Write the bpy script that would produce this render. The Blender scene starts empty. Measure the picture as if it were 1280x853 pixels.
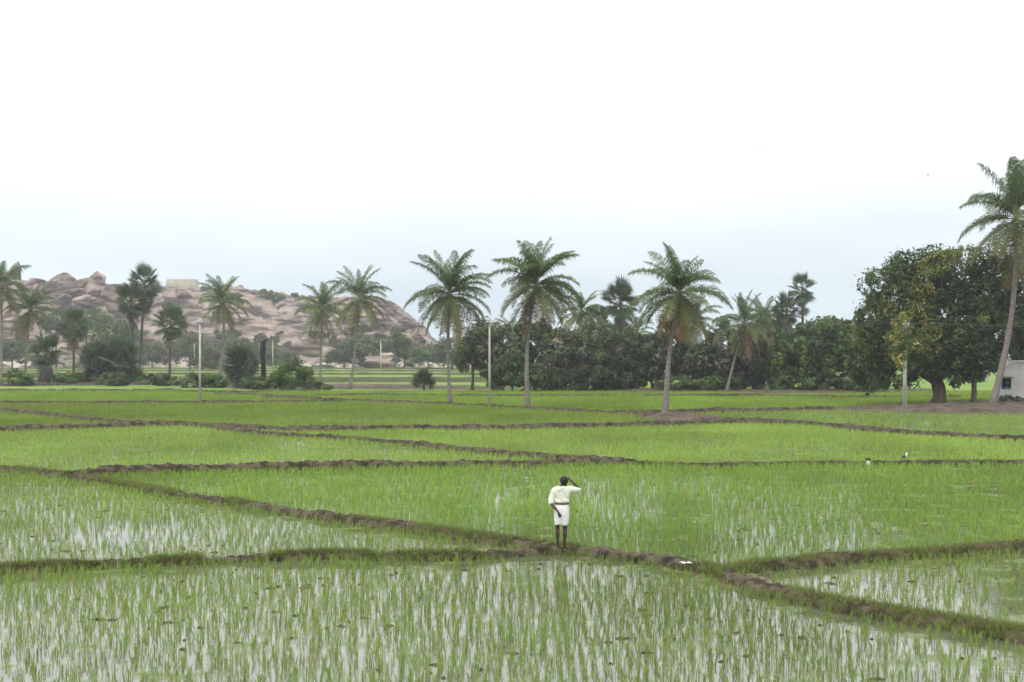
import bpy, bmesh, math, random
import numpy as np
from mathutils import Vector, Matrix, Euler

C = bpy.context.scene.collection
R = math.radians
rng = np.random.default_rng(7)
random.seed(7)

# ------------------------------------------------------------------ camera, sky, sun, exposure
FP, HZ, CH = 1778.0, 444.0, 4.42          # focal length in photo pixels, horizon row, eye height (m)
sc = bpy.context.scene
cam_d = bpy.data.cameras.new('camera'); cam = bpy.data.objects.new('camera', cam_d); C.objects.link(cam)
cam_d.sensor_width = 36; cam_d.lens = 36 * FP / 1280
cam.location = (0, 0, CH); cam.rotation_euler = (R(90), 0, 0)
cam_d.shift_y = (HZ - 426.5) / 1280
cam_d.clip_start = 0.1; cam_d.clip_end = 9000
cam_d.dof.use_dof = True; cam_d.dof.focus_distance = 36; cam_d.dof.aperture_fstop = 2.6
sc.camera = cam

SUN_EL, SUN_AZ = R(58), R(215)            # azimuth clockwise from +Y
w = bpy.data.worlds.new('World'); sc.world = w; w.use_nodes = True
nt = w.node_tree; N = nt.nodes; L = nt.links
bg = N['Background']
sky = N.new('ShaderNodeTexSky'); sky.sky_type = 'NISHITA'; sky.sun_disc = False
sky.sun_elevation = SUN_EL; sky.sun_rotation = SUN_AZ; sky.air_density = 1.2; sky.dust_density = 4
tc = N.new('ShaderNodeTexCoord'); sep = N.new('ShaderNodeSeparateXYZ'); L.new(tc.outputs['Generated'], sep.inputs[0])
ramp = N.new('ShaderNodeValToRGB'); L.new(sep.outputs['Z'], ramp.inputs[0])
cr = ramp.color_ramp
for i, (p, c) in enumerate([(0.0, (6.2, 7.2, 7.85)), (0.05, (6.6, 7.6, 8.2)), (0.09, (7.4, 8.15, 8.55)), (0.13, (8.9, 9.2, 9.35)), (0.175, (11.8, 11.8, 11.8)), (1.0, (13.2, 13.2, 13.2))]):
    e = cr.elements[i] if i < 2 else cr.elements.new(p)
    e.position = p; e.color = (*[v / 10 for v in c], 1)
mp = N.new('ShaderNodeMapping'); mp.inputs['Scale'].default_value = (1.6, 1.6, 9.0); L.new(tc.outputs['Generated'], mp.inputs[0])
nz = N.new('ShaderNodeTexNoise'); nz.inputs['Scale'].default_value = 1.7; nz.inputs['Detail'].default_value = 6; L.new(mp.outputs[0], nz.inputs['Vector'])
mr = N.new('ShaderNodeMapRange'); mr.inputs[1].default_value = 0.3; mr.inputs[2].default_value = 0.7
mr.inputs[3].default_value = 8.9; mr.inputs[4].default_value = 10.9; L.new(nz.outputs['Fac'], mr.inputs[0])
vm = N.new('ShaderNodeVectorMath'); vm.operation = 'SCALE'; L.new(ramp.outputs[0], vm.inputs[0]); L.new(mr.outputs[0], vm.inputs['Scale'])
mx = N.new('ShaderNodeMix'); mx.data_type = 'RGBA'; mx.inputs[0].default_value = 0.93
L.new(sky.outputs[0], mx.inputs[6]); L.new(vm.outputs[0], mx.inputs[7]); L.new(mx.outputs[2], bg.inputs['Color'])
bg.inputs['Strength'].default_value = 0.11

sd = bpy.data.lights.new('sun', 'SUN'); sun = bpy.data.objects.new('sun', sd); C.objects.link(sun)
sd.energy = 1.2; sd.angle = R(18); sd.color = (1, 0.95, 0.87)
dirv = Vector((math.sin(SUN_AZ) * math.cos(SUN_EL), math.cos(SUN_AZ) * math.cos(SUN_EL), math.sin(SUN_EL)))
sun.rotation_euler = dirv.to_track_quat('Z', 'Y').to_euler(); sun.location = dirv * 50 + Vector((0, 40, 0))
vs = sc.view_settings; vs.view_transform = 'Standard'; vs.look = 'None'; vs.exposure = 0.3; vs.gamma = 1
sc.cycles.max_bounces = 8; sc.cycles.transparent_max_bounces = 8

# ------------------------------------------------------------------ helpers
def G(px, py, z=0.0):
    Y = FP * (CH - z) / (py - HZ)
    return np.array([(px - 640) / FP * Y, Y, z])
def AT(px, py, Y):
    return np.array([(px - 640) / FP * Y, Y, CH - (py - HZ) / FP * Y])
def PXM(Y): return FP / Y

def mesh_np(name, v, quads=None, tris=None, col=None, smooth=False):
    v = np.asarray(v, np.float32).reshape(-1, 3)
    q = np.zeros((0, 4), np.int32) if quads is None else np.asarray(quads, np.int32).reshape(-1, 4)
    t = np.zeros((0, 3), np.int32) if tris is None else np.asarray(tris, np.int32).reshape(-1, 3)
    me = bpy.data.meshes.new(name)
    me.vertices.add(len(v)); me.vertices.foreach_set('co', v.ravel())
    nl = q.size + t.size
    me.loops.add(nl); me.loops.foreach_set('vertex_index', np.concatenate([q.ravel(), t.ravel()]))
    me.polygons.add(len(q) + len(t))
    st = np.concatenate([np.arange(len(q)) * 4, q.size + np.arange(len(t)) * 3]).astype(np.int32)
    me.polygons.foreach_set('loop_start', st)
    if smooth: me.polygons.foreach_set('use_smooth', np.ones(len(st), bool))
    if col is not None:
        a = me.color_attributes.new('col', 'FLOAT_COLOR', 'POINT')
        c4 = np.ones((len(v), 4), np.float32); c4[:, :3] = col
        a.data.foreach_set('color', c4.ravel())
    me.update(calc_edges=True); me.validate()
    return me

def obj(name, me, mat=None, parent=None, loc=None):
    o = bpy.data.objects.new(name, me); C.objects.link(o)
    if mat is not None and not me.materials: me.materials.append(mat)
    if parent is not None: o.parent = parent
    if loc is not None: o.location = loc
    return o
def tag(o, label=None, cat=None, group=None, kind=None):
    if label: o['label'] = label
    if cat: o['category'] = cat
    if group: o['group'] = group
    if kind: o['kind'] = kind
    return o
def thing(name, label, cat, loc, group=None, rotz=0.0):
    o = bpy.data.objects.new(name, None); C.objects.link(o)
    o.location = loc; o.rotation_euler = (0, 0, rotz); o.empty_display_size = 0.2
    return tag(o, label, cat, group)

def _hash(ix, iy, iz, seed):
    h = (ix * 374761393 + iy * 668265263 + iz * 1274126177 + seed * 974634123) & 0xFFFFFFFF
    h = ((h ^ (h >> 13)) * 1103515245) & 0xFFFFFFFF
    h = ((h ^ (h >> 16)) * 2654435761) & 0xFFFFFFFF
    return ((h ^ (h >> 15)) & 0xFFFF) / 65535.0
def vnoise(x, y, z=0.0, seed=0):
    x, y, z = np.broadcast_arrays(np.asarray(x, float), np.asarray(y, float), np.asarray(z, float))
    ix, iy, iz = [np.floor(a).astype(np.int64) for a in (x, y, z)]
    f = [a - b for a, b in ((x, ix), (y, iy), (z, iz))]
    f = [a * a * (3 - 2 * a) for a in f]
    out = 0
    for dx in (0, 1):
        for dy in (0, 1):
            for dz in (0, 1):
                wgt = (f[0] if dx else 1 - f[0]) * (f[1] if dy else 1 - f[1]) * (f[2] if dz else 1 - f[2])
                out = out + wgt * _hash(ix + dx, iy + dy, iz + dz, seed)
    return out
def fbm(x, y, z=0.0, oct=4, seed=0):
    s, a, t = 0, 0.5, 0
    for o in range(oct):
        k = 2.03 ** o
        s = s + a * vnoise(np.asarray(x) * k, np.asarray(y) * k, np.asarray(z) * k, seed + o); t += a; a *= 0.5
    return s / t

def tube(pts, rad, n=8, cap=True, wob=0.0, seed=0):
    pts = np.asarray(pts, float); m = len(pts); rad = np.broadcast_to(rad, m)
    tg = np.gradient(pts, axis=0); tg /= np.linalg.norm(tg, axis=1)[:, None] + 1e-9
    ref = np.array([0, 1, 0.0]) if abs(tg[0][1]) < 0.8 else np.array([1.0, 0, 0])
    V = []
    u = np.cross(tg[0], ref); u /= np.linalg.norm(u)
    for i in range(m):
        u = u - tg[i] * np.dot(u, tg[i]); u /= np.linalg.norm(u); b = np.cross(tg[i], u)
        a = np.arange(n) / n * 2 * math.pi
        r = rad[i] * (1 + wob * (vnoise(np.cos(a) * 1.3 + 5, np.sin(a) * 1.3 + 5, i * 0.45, seed) - 0.5))
        V.append(pts[i] + np.outer(np.cos(a) * r, u) + np.outer(np.sin(a) * r, b))
    V = np.concatenate(V)
    i, j = np.meshgrid(np.arange(m - 1), np.arange(n), indexing='ij'); j2 = (j + 1) % n
    Q = np.stack([i * n + j, i * n + j2, (i + 1) * n + j2, (i + 1) * n + j], -1).reshape(-1, 4)
    T = np.zeros((0, 3), int)
    if cap:
        V = np.concatenate([V, pts[:1], pts[-1:]]); k = np.arange(n); k2 = (k + 1) % n
        T = np.concatenate([np.stack([np.full(n, m * n), k2, k], -1), np.stack([np.full(n, m * n + 1), (m - 1) * n + k, (m - 1) * n + k2], -1)])
    return V, Q, T
def join(parts):
    V, Q, T, o = [], [], [], 0
    for v, q, t in parts:
        V.append(v); Q.append(np.asarray(q).reshape(-1, 4) + o); T.append(np.asarray(t).reshape(-1, 3) + o); o += len(v)
    return np.concatenate(V), np.concatenate(Q), np.concatenate(T)
def box(cx, cy, cz, sx, sy, sz):
    v = np.array([[x, y, z] for x in (-1, 1) for y in (-1, 1) for z in (-1, 1)], float) * [sx / 2, sy / 2, sz / 2] + [cx, cy, cz]
    return v, np.array([[0, 1, 3, 2], [4, 6, 7, 5], [0, 4, 5, 1], [2, 3, 7, 6], [0, 2, 6, 4], [1, 5, 7, 3]]), np.zeros((0, 3), int)

# ------------------------------------------------------------------ materials
def mat(name):
    m = bpy.data.materials.new(name); m.use_nodes = True
    nt = m.node_tree
    return m, nt.nodes, nt.links, nt.nodes['Principled BSDF']
def noise_mat(name, cols, scale=3.0, detail=6, rough=0.9, bump=0.3, bscale=None, coord='Object', spec=0.2, stretch=(1, 1, 1), bdist=0.05):
    m, N, L, b = mat(name)
    tc = N.new('ShaderNodeTexCoord'); mp = N.new('ShaderNodeMapping'); L.new(tc.outputs[coord], mp.inputs[0]); mp.inputs['Scale'].default_value = stretch
    nz = N.new('ShaderNodeTexNoise'); nz.inputs['Scale'].default_value = scale; nz.inputs['Detail'].default_value = detail; L.new(mp.outputs[0], nz.inputs['Vector'])
    r = N.new('ShaderNodeValToRGB'); L.new(nz.outputs['Fac'], r.inputs[0])
    for i, (p, c) in enumerate(cols):
        e = r.color_ramp.elements[i] if i < 2 else r.color_ramp.elements.new(p)
        e.position = p; e.color = (*c, 1)
    L.new(r.outputs[0], b.inputs['Base Color']); b.inputs['Roughness'].default_value = rough; b.inputs['Specular IOR Level'].default_value = spec
    if bump:
        n2 = N.new('ShaderNodeTexNoise'); n2.inputs['Scale'].default_value = bscale or scale * 3; n2.inputs['Detail'].default_value = 5; L.new(mp.outputs[0], n2.inputs['Vector'])
        bp = N.new('ShaderNodeBump'); bp.inputs['Strength'].default_value = bump; bp.inputs['Distance'].default_value = bdist; L.new(n2.outputs['Fac'], bp.inputs['Height']); L.new(bp.outputs[0], b.inputs['Normal'])
    return m
def leaf_mat(name, tint=(1, 1, 1), trans=0.35, rough=0.55, spec=0.3):
    m, N, L, b = mat(name)
    at = N.new('ShaderNodeAttribute'); at.attribute_name = 'col'
    oi = N.new('ShaderNodeObjectInfo')
    hs = N.new('ShaderNodeHueSaturation'); L.new(at.outputs['Color'], hs.inputs['Color'])
    mr = N.new('ShaderNodeMapRange'); mr.inputs[3].default_value = 0.82; mr.inputs[4].default_value = 1.18; L.new(oi.outputs['Random'], mr.inputs[0]); L.new(mr.outputs[0], hs.inputs['Value'])
    L.new(hs.outputs[0], b.inputs['Base Color']); b.inputs['Roughness'].default_value = rough; b.inputs['Specular IOR Level'].default_value = spec
    tr = N.new('ShaderNodeBsdfTranslucent'); L.new(hs.outputs[0], tr.inputs['Color'])
    ms = N.new('ShaderNodeMixShader'); ms.inputs[0].default_value = trans
    L.new(b.outputs[0], ms.inputs[1]); L.new(tr.outputs[0], ms.inputs[2]); L.new(ms.outputs[0], N['Material Output'].inputs['Surface'])
    return m
M_leaf = leaf_mat('leaf', spec=0.18, rough=0.6); M_rice = leaf_mat('rice_blade', trans=0.45, spec=0.07, rough=0.65); M_frond = leaf_mat('palm_frond', trans=0.32, spec=0.3, rough=0.42)
M_bark = noise_mat('bark', [(0.3, (0.06, 0.05, 0.04)), (0.7, (0.15, 0.13, 0.11))], 5, stretch=(1, 1, 0.3), bump=0.6)
M_palmbark = noise_mat('palm_bark', [(0.3, (0.13, 0.115, 0.1)), (0.7, (0.27, 0.25, 0.225))], 3, stretch=(1, 1, 5), bump=0.5)
M_darkbark = noise_mat('dark_palm_bark', [(0.3, (0.05, 0.045, 0.04)), (0.7, (0.12, 0.105, 0.09))], 3, stretch=(1, 1, 4), bump=0.5)
M_mud = noise_mat('bund_mud', [(0.3, (0.018, 0.015, 0.011)), (0.47, (0.05, 0.041, 0.028)), (0.58, (0.115, 0.093, 0.064)), (0.68, (0.075, 0.09, 0.033))], 3.0, detail=10, rough=0.95, bump=1.0, bscale=11, bdist=0.06)
M_earth = noise_mat('dry_earth', [(0.3, (0.04, 0.03, 0.023)), (0.48, (0.085, 0.066, 0.05)), (0.6, (0.14, 0.108, 0.082)), (0.72, (0.09, 0.1, 0.045))], 0.9, detail=8, bump=0.5)
M_concrete = noise_mat('pole_concrete', [(0.3, (0.36, 0.35, 0.31)), (0.7, (0.55, 0.53, 0.47))], 2.5, bump=0.1, stretch=(1, 1, 0.3))
M_wall = noise_mat('limewash', [(0.25, (0.52, 0.5, 0.47)), (0.5, (0.66, 0.64, 0.61)), (0.75, (0.72, 0.71, 0.68))], 0.9, detail=8, bump=0.1)
M_stone = noise_mat('fort_stone', [(0.3, (0.3, 0.29, 0.22)), (0.7, (0.47, 0.46, 0.36))], 0.4, detail=6, bump=0.3, bdist=0.2)
def flat(name, c, rough=0.7, spec=0.3):
    m, N, L, b = mat(name); b.inputs['Base Color'].default_value = (*c, 1); b.inputs['Roughness'].default_value = rough; b.inputs['Specular IOR Level'].default_value = spec
    return m
M_wire = flat('wire_metal', (0.12, 0.12, 0.12)); M_dark = flat('dark_paint', (0.02, 0.02, 0.02)); M_teal = flat('teal_paint', (0.06, 0.2, 0.24)); M_white = flat('white_paint', (0.75, 0.75, 0.73))

# granite: pinkish, streaked and jointed
def granite(name, c0, c1, c2, scale):
    m, N, L, b = mat(name)
    ge = N.new('ShaderNodeNewGeometry')
    n1 = N.new('ShaderNodeTexNoise'); n1.inputs['Scale'].default_value = scale; n1.inputs['Detail'].default_value = 9; n1.inputs['Roughness'].default_value = 0.65
    mp = N.new('ShaderNodeMapping'); mp.inputs['Scale'].default_value = (1, 1, 1.2); mp.inputs['Rotation'].default_value = (0, R(-24), 0); L.new(ge.outputs['Position'], mp.inputs[0]); L.new(mp.outputs[0], n1.inputs['Vector'])
    r = N.new('ShaderNodeValToRGB'); L.new(n1.outputs['Fac'], r.inputs[0])
    for i, (p, c) in enumerate([(0.32, c0), (0.5, c1), (0.66, c2)]):
        e = r.color_ramp.elements[i] if i < 2 else r.color_ramp.elements.new(p); e.position = p; e.color = (*c, 1)
    mp2 = N.new('ShaderNodeMapping'); mp2.inputs['Scale'].default_value = (0.35, 0.35, 1.6); mp2.inputs['Rotation'].default_value = (0, R(-24), 0); L.new(ge.outputs['Position'], mp2.inputs[0])
    n2 = N.new('ShaderNodeTexNoise'); n2.inputs['Scale'].default_value = scale * 2.2; n2.inputs['Detail'].default_value = 7; L.new(mp2.outputs[0], n2.inputs['Vector'])
    r2 = N.new('ShaderNodeValToRGB'); r2.color_ramp.elements[0].position = 0.43; r2.color_ramp.elements[1].position = 0.53; r2.color_ramp.elements[0].color = (0.2, 0.205, 0.215, 1); r2.color_ramp.elements[1].color = (1, 1, 1, 1); L.new(n2.outputs['Fac'], r2.inputs[0])
    mu = N.new('ShaderNodeMix'); mu.data_type = 'RGBA'; mu.blend_type = 'MULTIPLY'; mu.inputs[0].default_value = 1.0
    L.new(r.outputs[0], mu.inputs[6]); L.new(r2.outputs[0], mu.inputs[7]); L.new(mu.outputs[2], b.inputs['Base Color'])
    b.inputs['Roughness'].default_value = 0.9; b.inputs['Specular IOR Level'].default_value = 0.2
    bp = N.new('ShaderNodeBump'); bp.inputs['Strength'].default_value = 0.7; bp.inputs['Distance'].default_value = 0.8; L.new(n2.outputs['Fac'], bp.inputs['Height']); L.new(bp.outputs[0], b.inputs['Normal'])
    return m
M_granite = granite('granite_slope', (0.13, 0.105, 0.09), (0.25, 0.2, 0.168), (0.42, 0.345, 0.295), 0.09)
M_boulder = granite('granite_boulder', (0.12, 0.095, 0.08), (0.24, 0.185, 0.152), (0.39, 0.31, 0.26), 0.16)
M_palerock = granite('pale_rock', (0.35, 0.29, 0.24), (0.5, 0.43, 0.37), (0.6, 0.54, 0.47), 0.3)

# ------------------------------------------------------------------ ground, water
def sheet(name, mt, z, Y0, Y1, hw0, hw1, ny=2, kind='structure'):
    v = [(-hw0, Y0, z), (hw0, Y0, z), (hw1, Y1, z), (-hw1, Y1, z)]
    o = obj(name, mesh_np(name, v, quads=[[0, 1, 2, 3]]), mt); o['kind'] = kind
    return o
M_ground = noise_mat('plain_soil', [(0.3, (0.07, 0.1, 0.035)), (0.5, (0.11, 0.13, 0.05)), (0.7, (0.16, 0.13, 0.08))], 0.02, detail=9, bump=0, coord='Object')
sheet('ground', M_ground, -0.16, -60, 7000, 3500, 3500)
M_farpaddy = noise_mat('far_paddy_green', [(0.3, (0.12, 0.21, 0.03)), (0.5, (0.15, 0.25, 0.04)), (0.7, (0.19, 0.25, 0.06))], 0.06, detail=10, bump=0.4, bscale=6, stretch=(1, 0.3, 1))
sheet('far_paddy_field', M_farpaddy, 0.02, 172, 545, 190, 420)

m, N, L, b = mat('paddy_water')
ge = N.new('ShaderNodeNewGeometry')
n1 = N.new('ShaderNodeTexNoise'); n1.inputs['Scale'].default_value = 0.9; n1.inputs['Detail'].default_value = 8; L.new(ge.outputs['Position'], n1.inputs['Vector'])
r = N.new('ShaderNodeValToRGB'); L.new(n1.outputs['Fac'], r.inputs[0])
for i, (p, c) in enumerate([(0.35, (0.085, 0.092, 0.06)), (0.55, (0.12, 0.135, 0.085)), (0.66, (0.12, 0.16, 0.055))]):
    e = r.color_ramp.elements[i] if i < 2 else r.color_ramp.elements.new(p); e.position = p; e.color = (*c, 1)
L.new(r.outputs[0], b.inputs['Base Color'])
r2 = N.new('ShaderNodeValToRGB'); L.new(n1.outputs['Fac'], r2.inputs[0]); r2.color_ramp.elements[0].position = 0.56; r2.color_ramp.elements[0].color = (0.05,) * 3 + (1,); r2.color_ramp.elements[1].position = 0.68; r2.color_ramp.elements[1].color = (0.55,) * 3 + (1,)
L.new(r2.outputs[0], b.inputs['Roughness']); b.inputs['IOR'].default_value = 1.5
n3 = N.new('ShaderNodeTexNoise'); n3.inputs['Scale'].default_value = 7; n3.inputs['Detail'].default_value = 3; L.new(ge.outputs['Position'], n3.inputs['Vector'])
bp = N.new('ShaderNodeBump'); bp.inputs['Strength'].default_value = 0.12; bp.inputs['Distance'].default_value = 0.03; L.new(n3.outputs['Fac'], bp.inputs['Height']); L.new(bp.outputs[0], b.inputs['Normal'])
sheet('paddy_water', m, 0.0, 6, 172, 26, 100)

# ------------------------------------------------------------------ bunds (traced as ground lines in the photo, built as earth ridges)
BUNDS = [  # name of use, pixel points, width, height
    ('b1', [(-60, 588), (30, 590), (70, 596), (120, 603), (160, 610), (220, 622), (300, 633), (400, 648), (470, 658), (560, 670), (640, 682), (700, 690), (760, 697), (830, 706), (880, 716), (930, 731), (960, 742), (1010, 753), (1060, 764), (1120, 774), (1200, 786), (1280, 800), (1420, 828)], 0.62, 0.20),
    ('b2', [(-120, 724), (0, 717), (100, 712), (200, 707), (300, 702), (400, 698), (480, 700), (560, 700), (610, 698), (660, 694), (700, 692)], 0.42, 0.17),
    ('b3', [(900, 722), (940, 713), (990, 709), (1060, 703), (1150, 697), (1220, 692), (1280, 688), (1420, 678)], 0.55, 0.21),
    ('b4', [(85, 599), (105, 597), (150, 593), (300, 589), (400, 587), (500, 586), (600, 584), (700, 583), (780, 583)], 0.85, 0.32),
    ('b4r', [(780, 583), (830, 584), (900, 585), (960, 583), (1040, 583), (1080, 583), (1150, 582), (1280, 581), (1400, 580)], 0.55, 0.22),
    ('b5', [(250, 534), (290, 540), (340, 545), (400, 549), (450, 552), (500, 557), (560, 563), (600, 567), (650, 571), (680, 574), (740, 577), (790, 582)], 0.8, 0.26),
    ('b6', [(-80, 544), (0, 540), (60, 538), (120, 536), (170, 534), (230, 533), (290, 536), (350, 540), (400, 540), (460, 538), (520, 537), (570, 538), (640, 538), (690, 536), (760, 535), (790, 534), (860, 532), (900, 530), (980, 531)], 1.1, 0.36),
    ('b7', [(-60, 512), (0, 515), (30, 517), (80, 523), (110, 526), (150, 530), (200, 532)], 0.9, 0.3),
    ('b8', [(-60, 505), (0, 505), (110, 505), (250, 505), (300, 504.5), (430, 503)], 0.6, 0.3),
    ('b9', [(330, 498), (400, 500.5), (450, 503), (540, 506), (600, 509), (660, 512), (700, 515), (750, 517.5), (800, 520), (830, 523), (860, 526), (940, 528), (990, 531), (1030, 534), (1060, 537), (1100, 541), (1160, 545), (1220, 549), (1280, 551), (1400, 557)], 0.9, 0.3),
    ('b10', [(770, 518), (850, 516.5), (900, 515.5), (960, 514.5), (1040, 513)], 1.0, 0.35),
    ('b11', [(390, 496), (480, 495), (560, 496), (700, 496.5), (860, 496), (960, 496), (1050, 498), (1200, 498)], 0.7, 0.3),
    ('b12', [(-60, 483), (0, 483), (100, 482), (200, 481.5), (270, 484)], 2.2, 0.5),
    ('b13', [(-60, 490), (60, 489.5), (210, 489.5), (240, 491), (300, 492.5), (340, 490.5), (400, 490)], 0.8, 0.35),
    ('b14', [(270, 494), (360, 497), (400, 500)], 0.8, 0.3),
]
FARB = [[(-80, 479), (60, 478), (200, 477), (300, 479), (420, 478), (600, 478), (780, 479)], [(-80, 473), (150, 472.5), (430, 475), (600, 475), (760, 474)], [(-80, 469), (200, 468.5), (640, 469), (760, 469)], [(-60, 465), (250, 464.5), (640, 465), (800, 465)], [(-40, 461.5), (300, 461.3), (640, 462), (780, 462)]]
def resample(P, step):
    P = np.asarray(P); d = np.r_[0, np.cumsum(np.linalg.norm(np.diff(P, axis=0), axis=1))]
    n = max(4, int(d[-1] / step)); s = np.linspace(0, d[-1], n)
    # smooth the corners of the traced line
    Q = np.stack([np.interp(s, d, P[:, k]) for k in range(P.shape[1])], 1)
    for _ in range(3):
        Q[1:-1] = 0.25 * Q[:-2] + 0.5 * Q[1:-1] + 0.25 * Q[2:]
    return Q
BUND_LINES = []
def bund(name, pts, width, height, mt, step=None, cs=15, amp=0.35, base=0.0, seed=0):
    P = np.array([G(x, y, base) for x, y in pts])[:, :2]
    dmin = P[:, 1].min(); step = step or max(0.085, dmin / 320)
    Q = resample(P, step); n = len(Q)
    tg = np.gradient(Q, axis=0); tg /= np.linalg.norm(tg, axis=1)[:, None]; nr = np.stack([-tg[:, 1], tg[:, 0]], 1)
    s = np.cumsum(np.r_[0, np.linalg.norm(np.diff(Q, axis=0), axis=1)])
    u = np.linspace(-1, 1, cs)
    wv = width * (0.8 + 0.5 * fbm(s * 0.35, 3.3, 0, 3, seed)); hv = height * (0.65 + 0.75 * fbm(s * 0.5, 9.1, 0, 4, seed + 5))
    prof = np.clip(1.25 * (1 - np.abs(u) ** 2.2), 0, 1)
    V = np.zeros((n, cs, 3))
    off = (fbm(s * 0.6, 1.7, 0, 3, seed + 9) - 0.5) * width * 0.5
    for k in range(cs):
        lat = u[k] * wv * 0.75 + off
        V[:, k, :2] = Q + nr * lat[:, None]
        nz = 0.55 * (fbm(V[:, k, 0] * 2.4, V[:, k, 1] * 2.4, k * 0.1, 3, seed + 20) - 0.5) + 0.8 * (fbm(V[:, k, 0] * 12, V[:, k, 1] * 12, k * 0.4, 3, seed + 40) - 0.5)
        V[:, k, 2] = base - 0.06 + prof[k] * (hv + 0.06) + nz * height * amp * 2 * (0.35 + prof[k])
    i, j = np.meshgrid(np.arange(n - 1), np.arange(cs - 1), indexing='ij')
    F = np.stack([i * cs + j, (i + 1) * cs + j, (i + 1) * cs + j + 1, i * cs + j + 1], -1).reshape(-1, 4)
    o = obj(name, mesh_np(name, V.reshape(-1, 3), quads=F, smooth=True), mt); o['kind'] = 'structure'
    BUND_LINES.append((Q, width))
    return o
for k, (nm, pts, wd, ht) in enumerate(BUNDS):
    bund('paddy_bund', pts, wd * 0.72, ht * 0.82, M_mud, amp=0.42, seed=k * 31)
M_farbund = noise_mat('grassy_bund', [(0.35, (0.05, 0.07, 0.025)), (0.6, (0.1, 0.1, 0.05))], 0.5, bump=0.3)
for k, pts in enumerate(FARB):
    bund('field_bund', pts, 1.6, 0.45, M_farbund, step=2.5, seed=400 + k * 17)
# worn junction of paths beside the man, and the wide bank of brown earth under the big trees
def patch(name, poly, z, mt, n=26, seed=0, amp=0.06):
    W = np.array([G(x, y, 0)[:2] for x, y in poly]); lo, hi = W.min(0), W.max(0)
    gx, gy = np.meshgrid(np.linspace(lo[0], hi[0], n * 2), np.linspace(lo[1], hi[1], n), indexing='ij')
    p = np.stack([gx.ravel(), gy.ravel()], 1)
    a, bq = W, np.roll(W, -1, 0)
    ins = np.zeros(len(p), bool)
    for (x1, y1), (x2, y2) in zip(a, bq):
        c = (y1 > p[:, 1]) != (y2 > p[:, 1])
        ins ^= c & (p[:, 0] < (x2 - x1) * (p[:, 1] - y1) / (y2 - y1 + 1e-12) + x1)
    d = np.full(len(p), 1e9)
    for s, e in zip(a, bq):
        se = e - s; t = np.clip(((p - s) @ se) / (se @ se), 0, 1); d = np.minimum(d, np.linalg.norm(p - s - t[:, None] * se, axis=1))
    sgn = np.where(ins, d, -d); fall = min(hi - lo) * 0.22
    hgt = np.clip(sgn / fall, -0.6, 1)
    zz = z * hgt + (fbm(p[:, 0] * 1.3, p[:, 1] * 1.3, 0, 4, seed) - 0.5) * amp * 2 + (fbm(p[:, 0] * 6, p[:, 1] * 6, 0, 3, seed + 2) - 0.5) * 0.07
    V = np.c_[p, zz]; m_ = n
    i, j = np.meshgrid(np.arange(n * 2 - 1), np.arange(n - 1), indexing='ij')
    F = np.stack([i * m_ + j, (i + 1) * m_ + j, (i + 1) * m_ + j + 1, i * m_ + j + 1], -1).reshape(-1, 4)
    F = F[(zz[F] > -0.12).any(1)]
    o = obj(name, mesh_np(name, V, quads=F, smooth=True), mt); o['kind'] = 'structure'
    PATCHES.append((W, z)); return o
PATCHES = []
M_path = noise_mat('trodden_path', [(0.32, (0.05, 0.04, 0.028)), (0.46, (0.13, 0.103, 0.074)), (0.56, (0.2, 0.16, 0.115)), (0.68, (0.11, 0.125, 0.05))], 2.8, detail=8, bump=0.6, bscale=9)
patch('path_junction', [(800, 703), (860, 702), (920, 708), (955, 718), (975, 736), (960, 745), (900, 730), (840, 712)], 0.07, M_path, n=80, seed=3, amp=0.05)
patch('earth_bank', [(1010, 514), (1060, 509.5), (1120, 506), (1180, 503.5), (1260, 502), (1400, 502), (1400, 521), (1280, 519), (1200, 518), (1130, 516.5), (1060, 515)], 0.32, M_earth, n=44, seed=8, amp=0.14)
patch('earth_bank', [(800, 523), (815, 519.5), (850, 518.5), (890, 522), (920, 526), (880, 527.5), (830, 527)], 0.3, M_earth, n=30, seed=12, amp=0.12)
patch('earth_bank', [(640, 489.5), (720, 488), (830, 488), (1000, 488), (1180, 488), (1180, 490), (1060, 493), (960, 493.5), (900, 491.5), (800, 491)], 0.3, M_earth, n=40, seed=15, amp=0.15)
patch('earth_bank', [(240, 482.5), (330, 481), (420, 481), (560, 483), (660, 485), (640, 486.5), (560, 487.5), (420, 487), (330, 488)], 0.3, M_earth, n=40, seed=16, amp=0.15)

# ------------------------------------------------------------------ rice
BL = {k: np.array(p, float) for k, p, _, _ in BUNDS}
def ln(k, x): return np.interp(x, BL[k][:, 0], BL[k][:, 1])
def field_of(px, py):
    f = np.full(len(px), 10)
    up = py <= ln('b11', px)
    b69 = np.where(px < 980, ln('b6', px), ln('b9', px))
    f[:] = 10
    f[(py > ln('b11', px)) & (px > 860)] = 10
    f[(py > np.where(px < 800, 0, ln('b10', px))) & (px > 800)] = 9
    f[(py > np.where(px < 330, ln('b8', px), ln('b9', px))) & (px < 830)] = 8
    f[(py > ln('b7', px)) & (px < 200)] = 7
    f[py > b69] = 6
    f[(px > 250) & (px < 790) & (py > ln('b5', px))] = 5
    f[(px <= 250) & (py > ln('b6', px))] = 5
    b4 = np.where(px < 85, ln('b1', px), np.where(px < 780, ln('b4', px), ln('b4r', px)))
    f[py > b4] = 3
    f[(py > ln('b3', px)) & (px > 930)] = 4
    f[(py > ln('b1', px)) & (px < 700)] = 2
    f[(py > ln('b1', px)) & ((px >= 700) | (py > ln('b2', px)))] = 1
    return f
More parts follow.
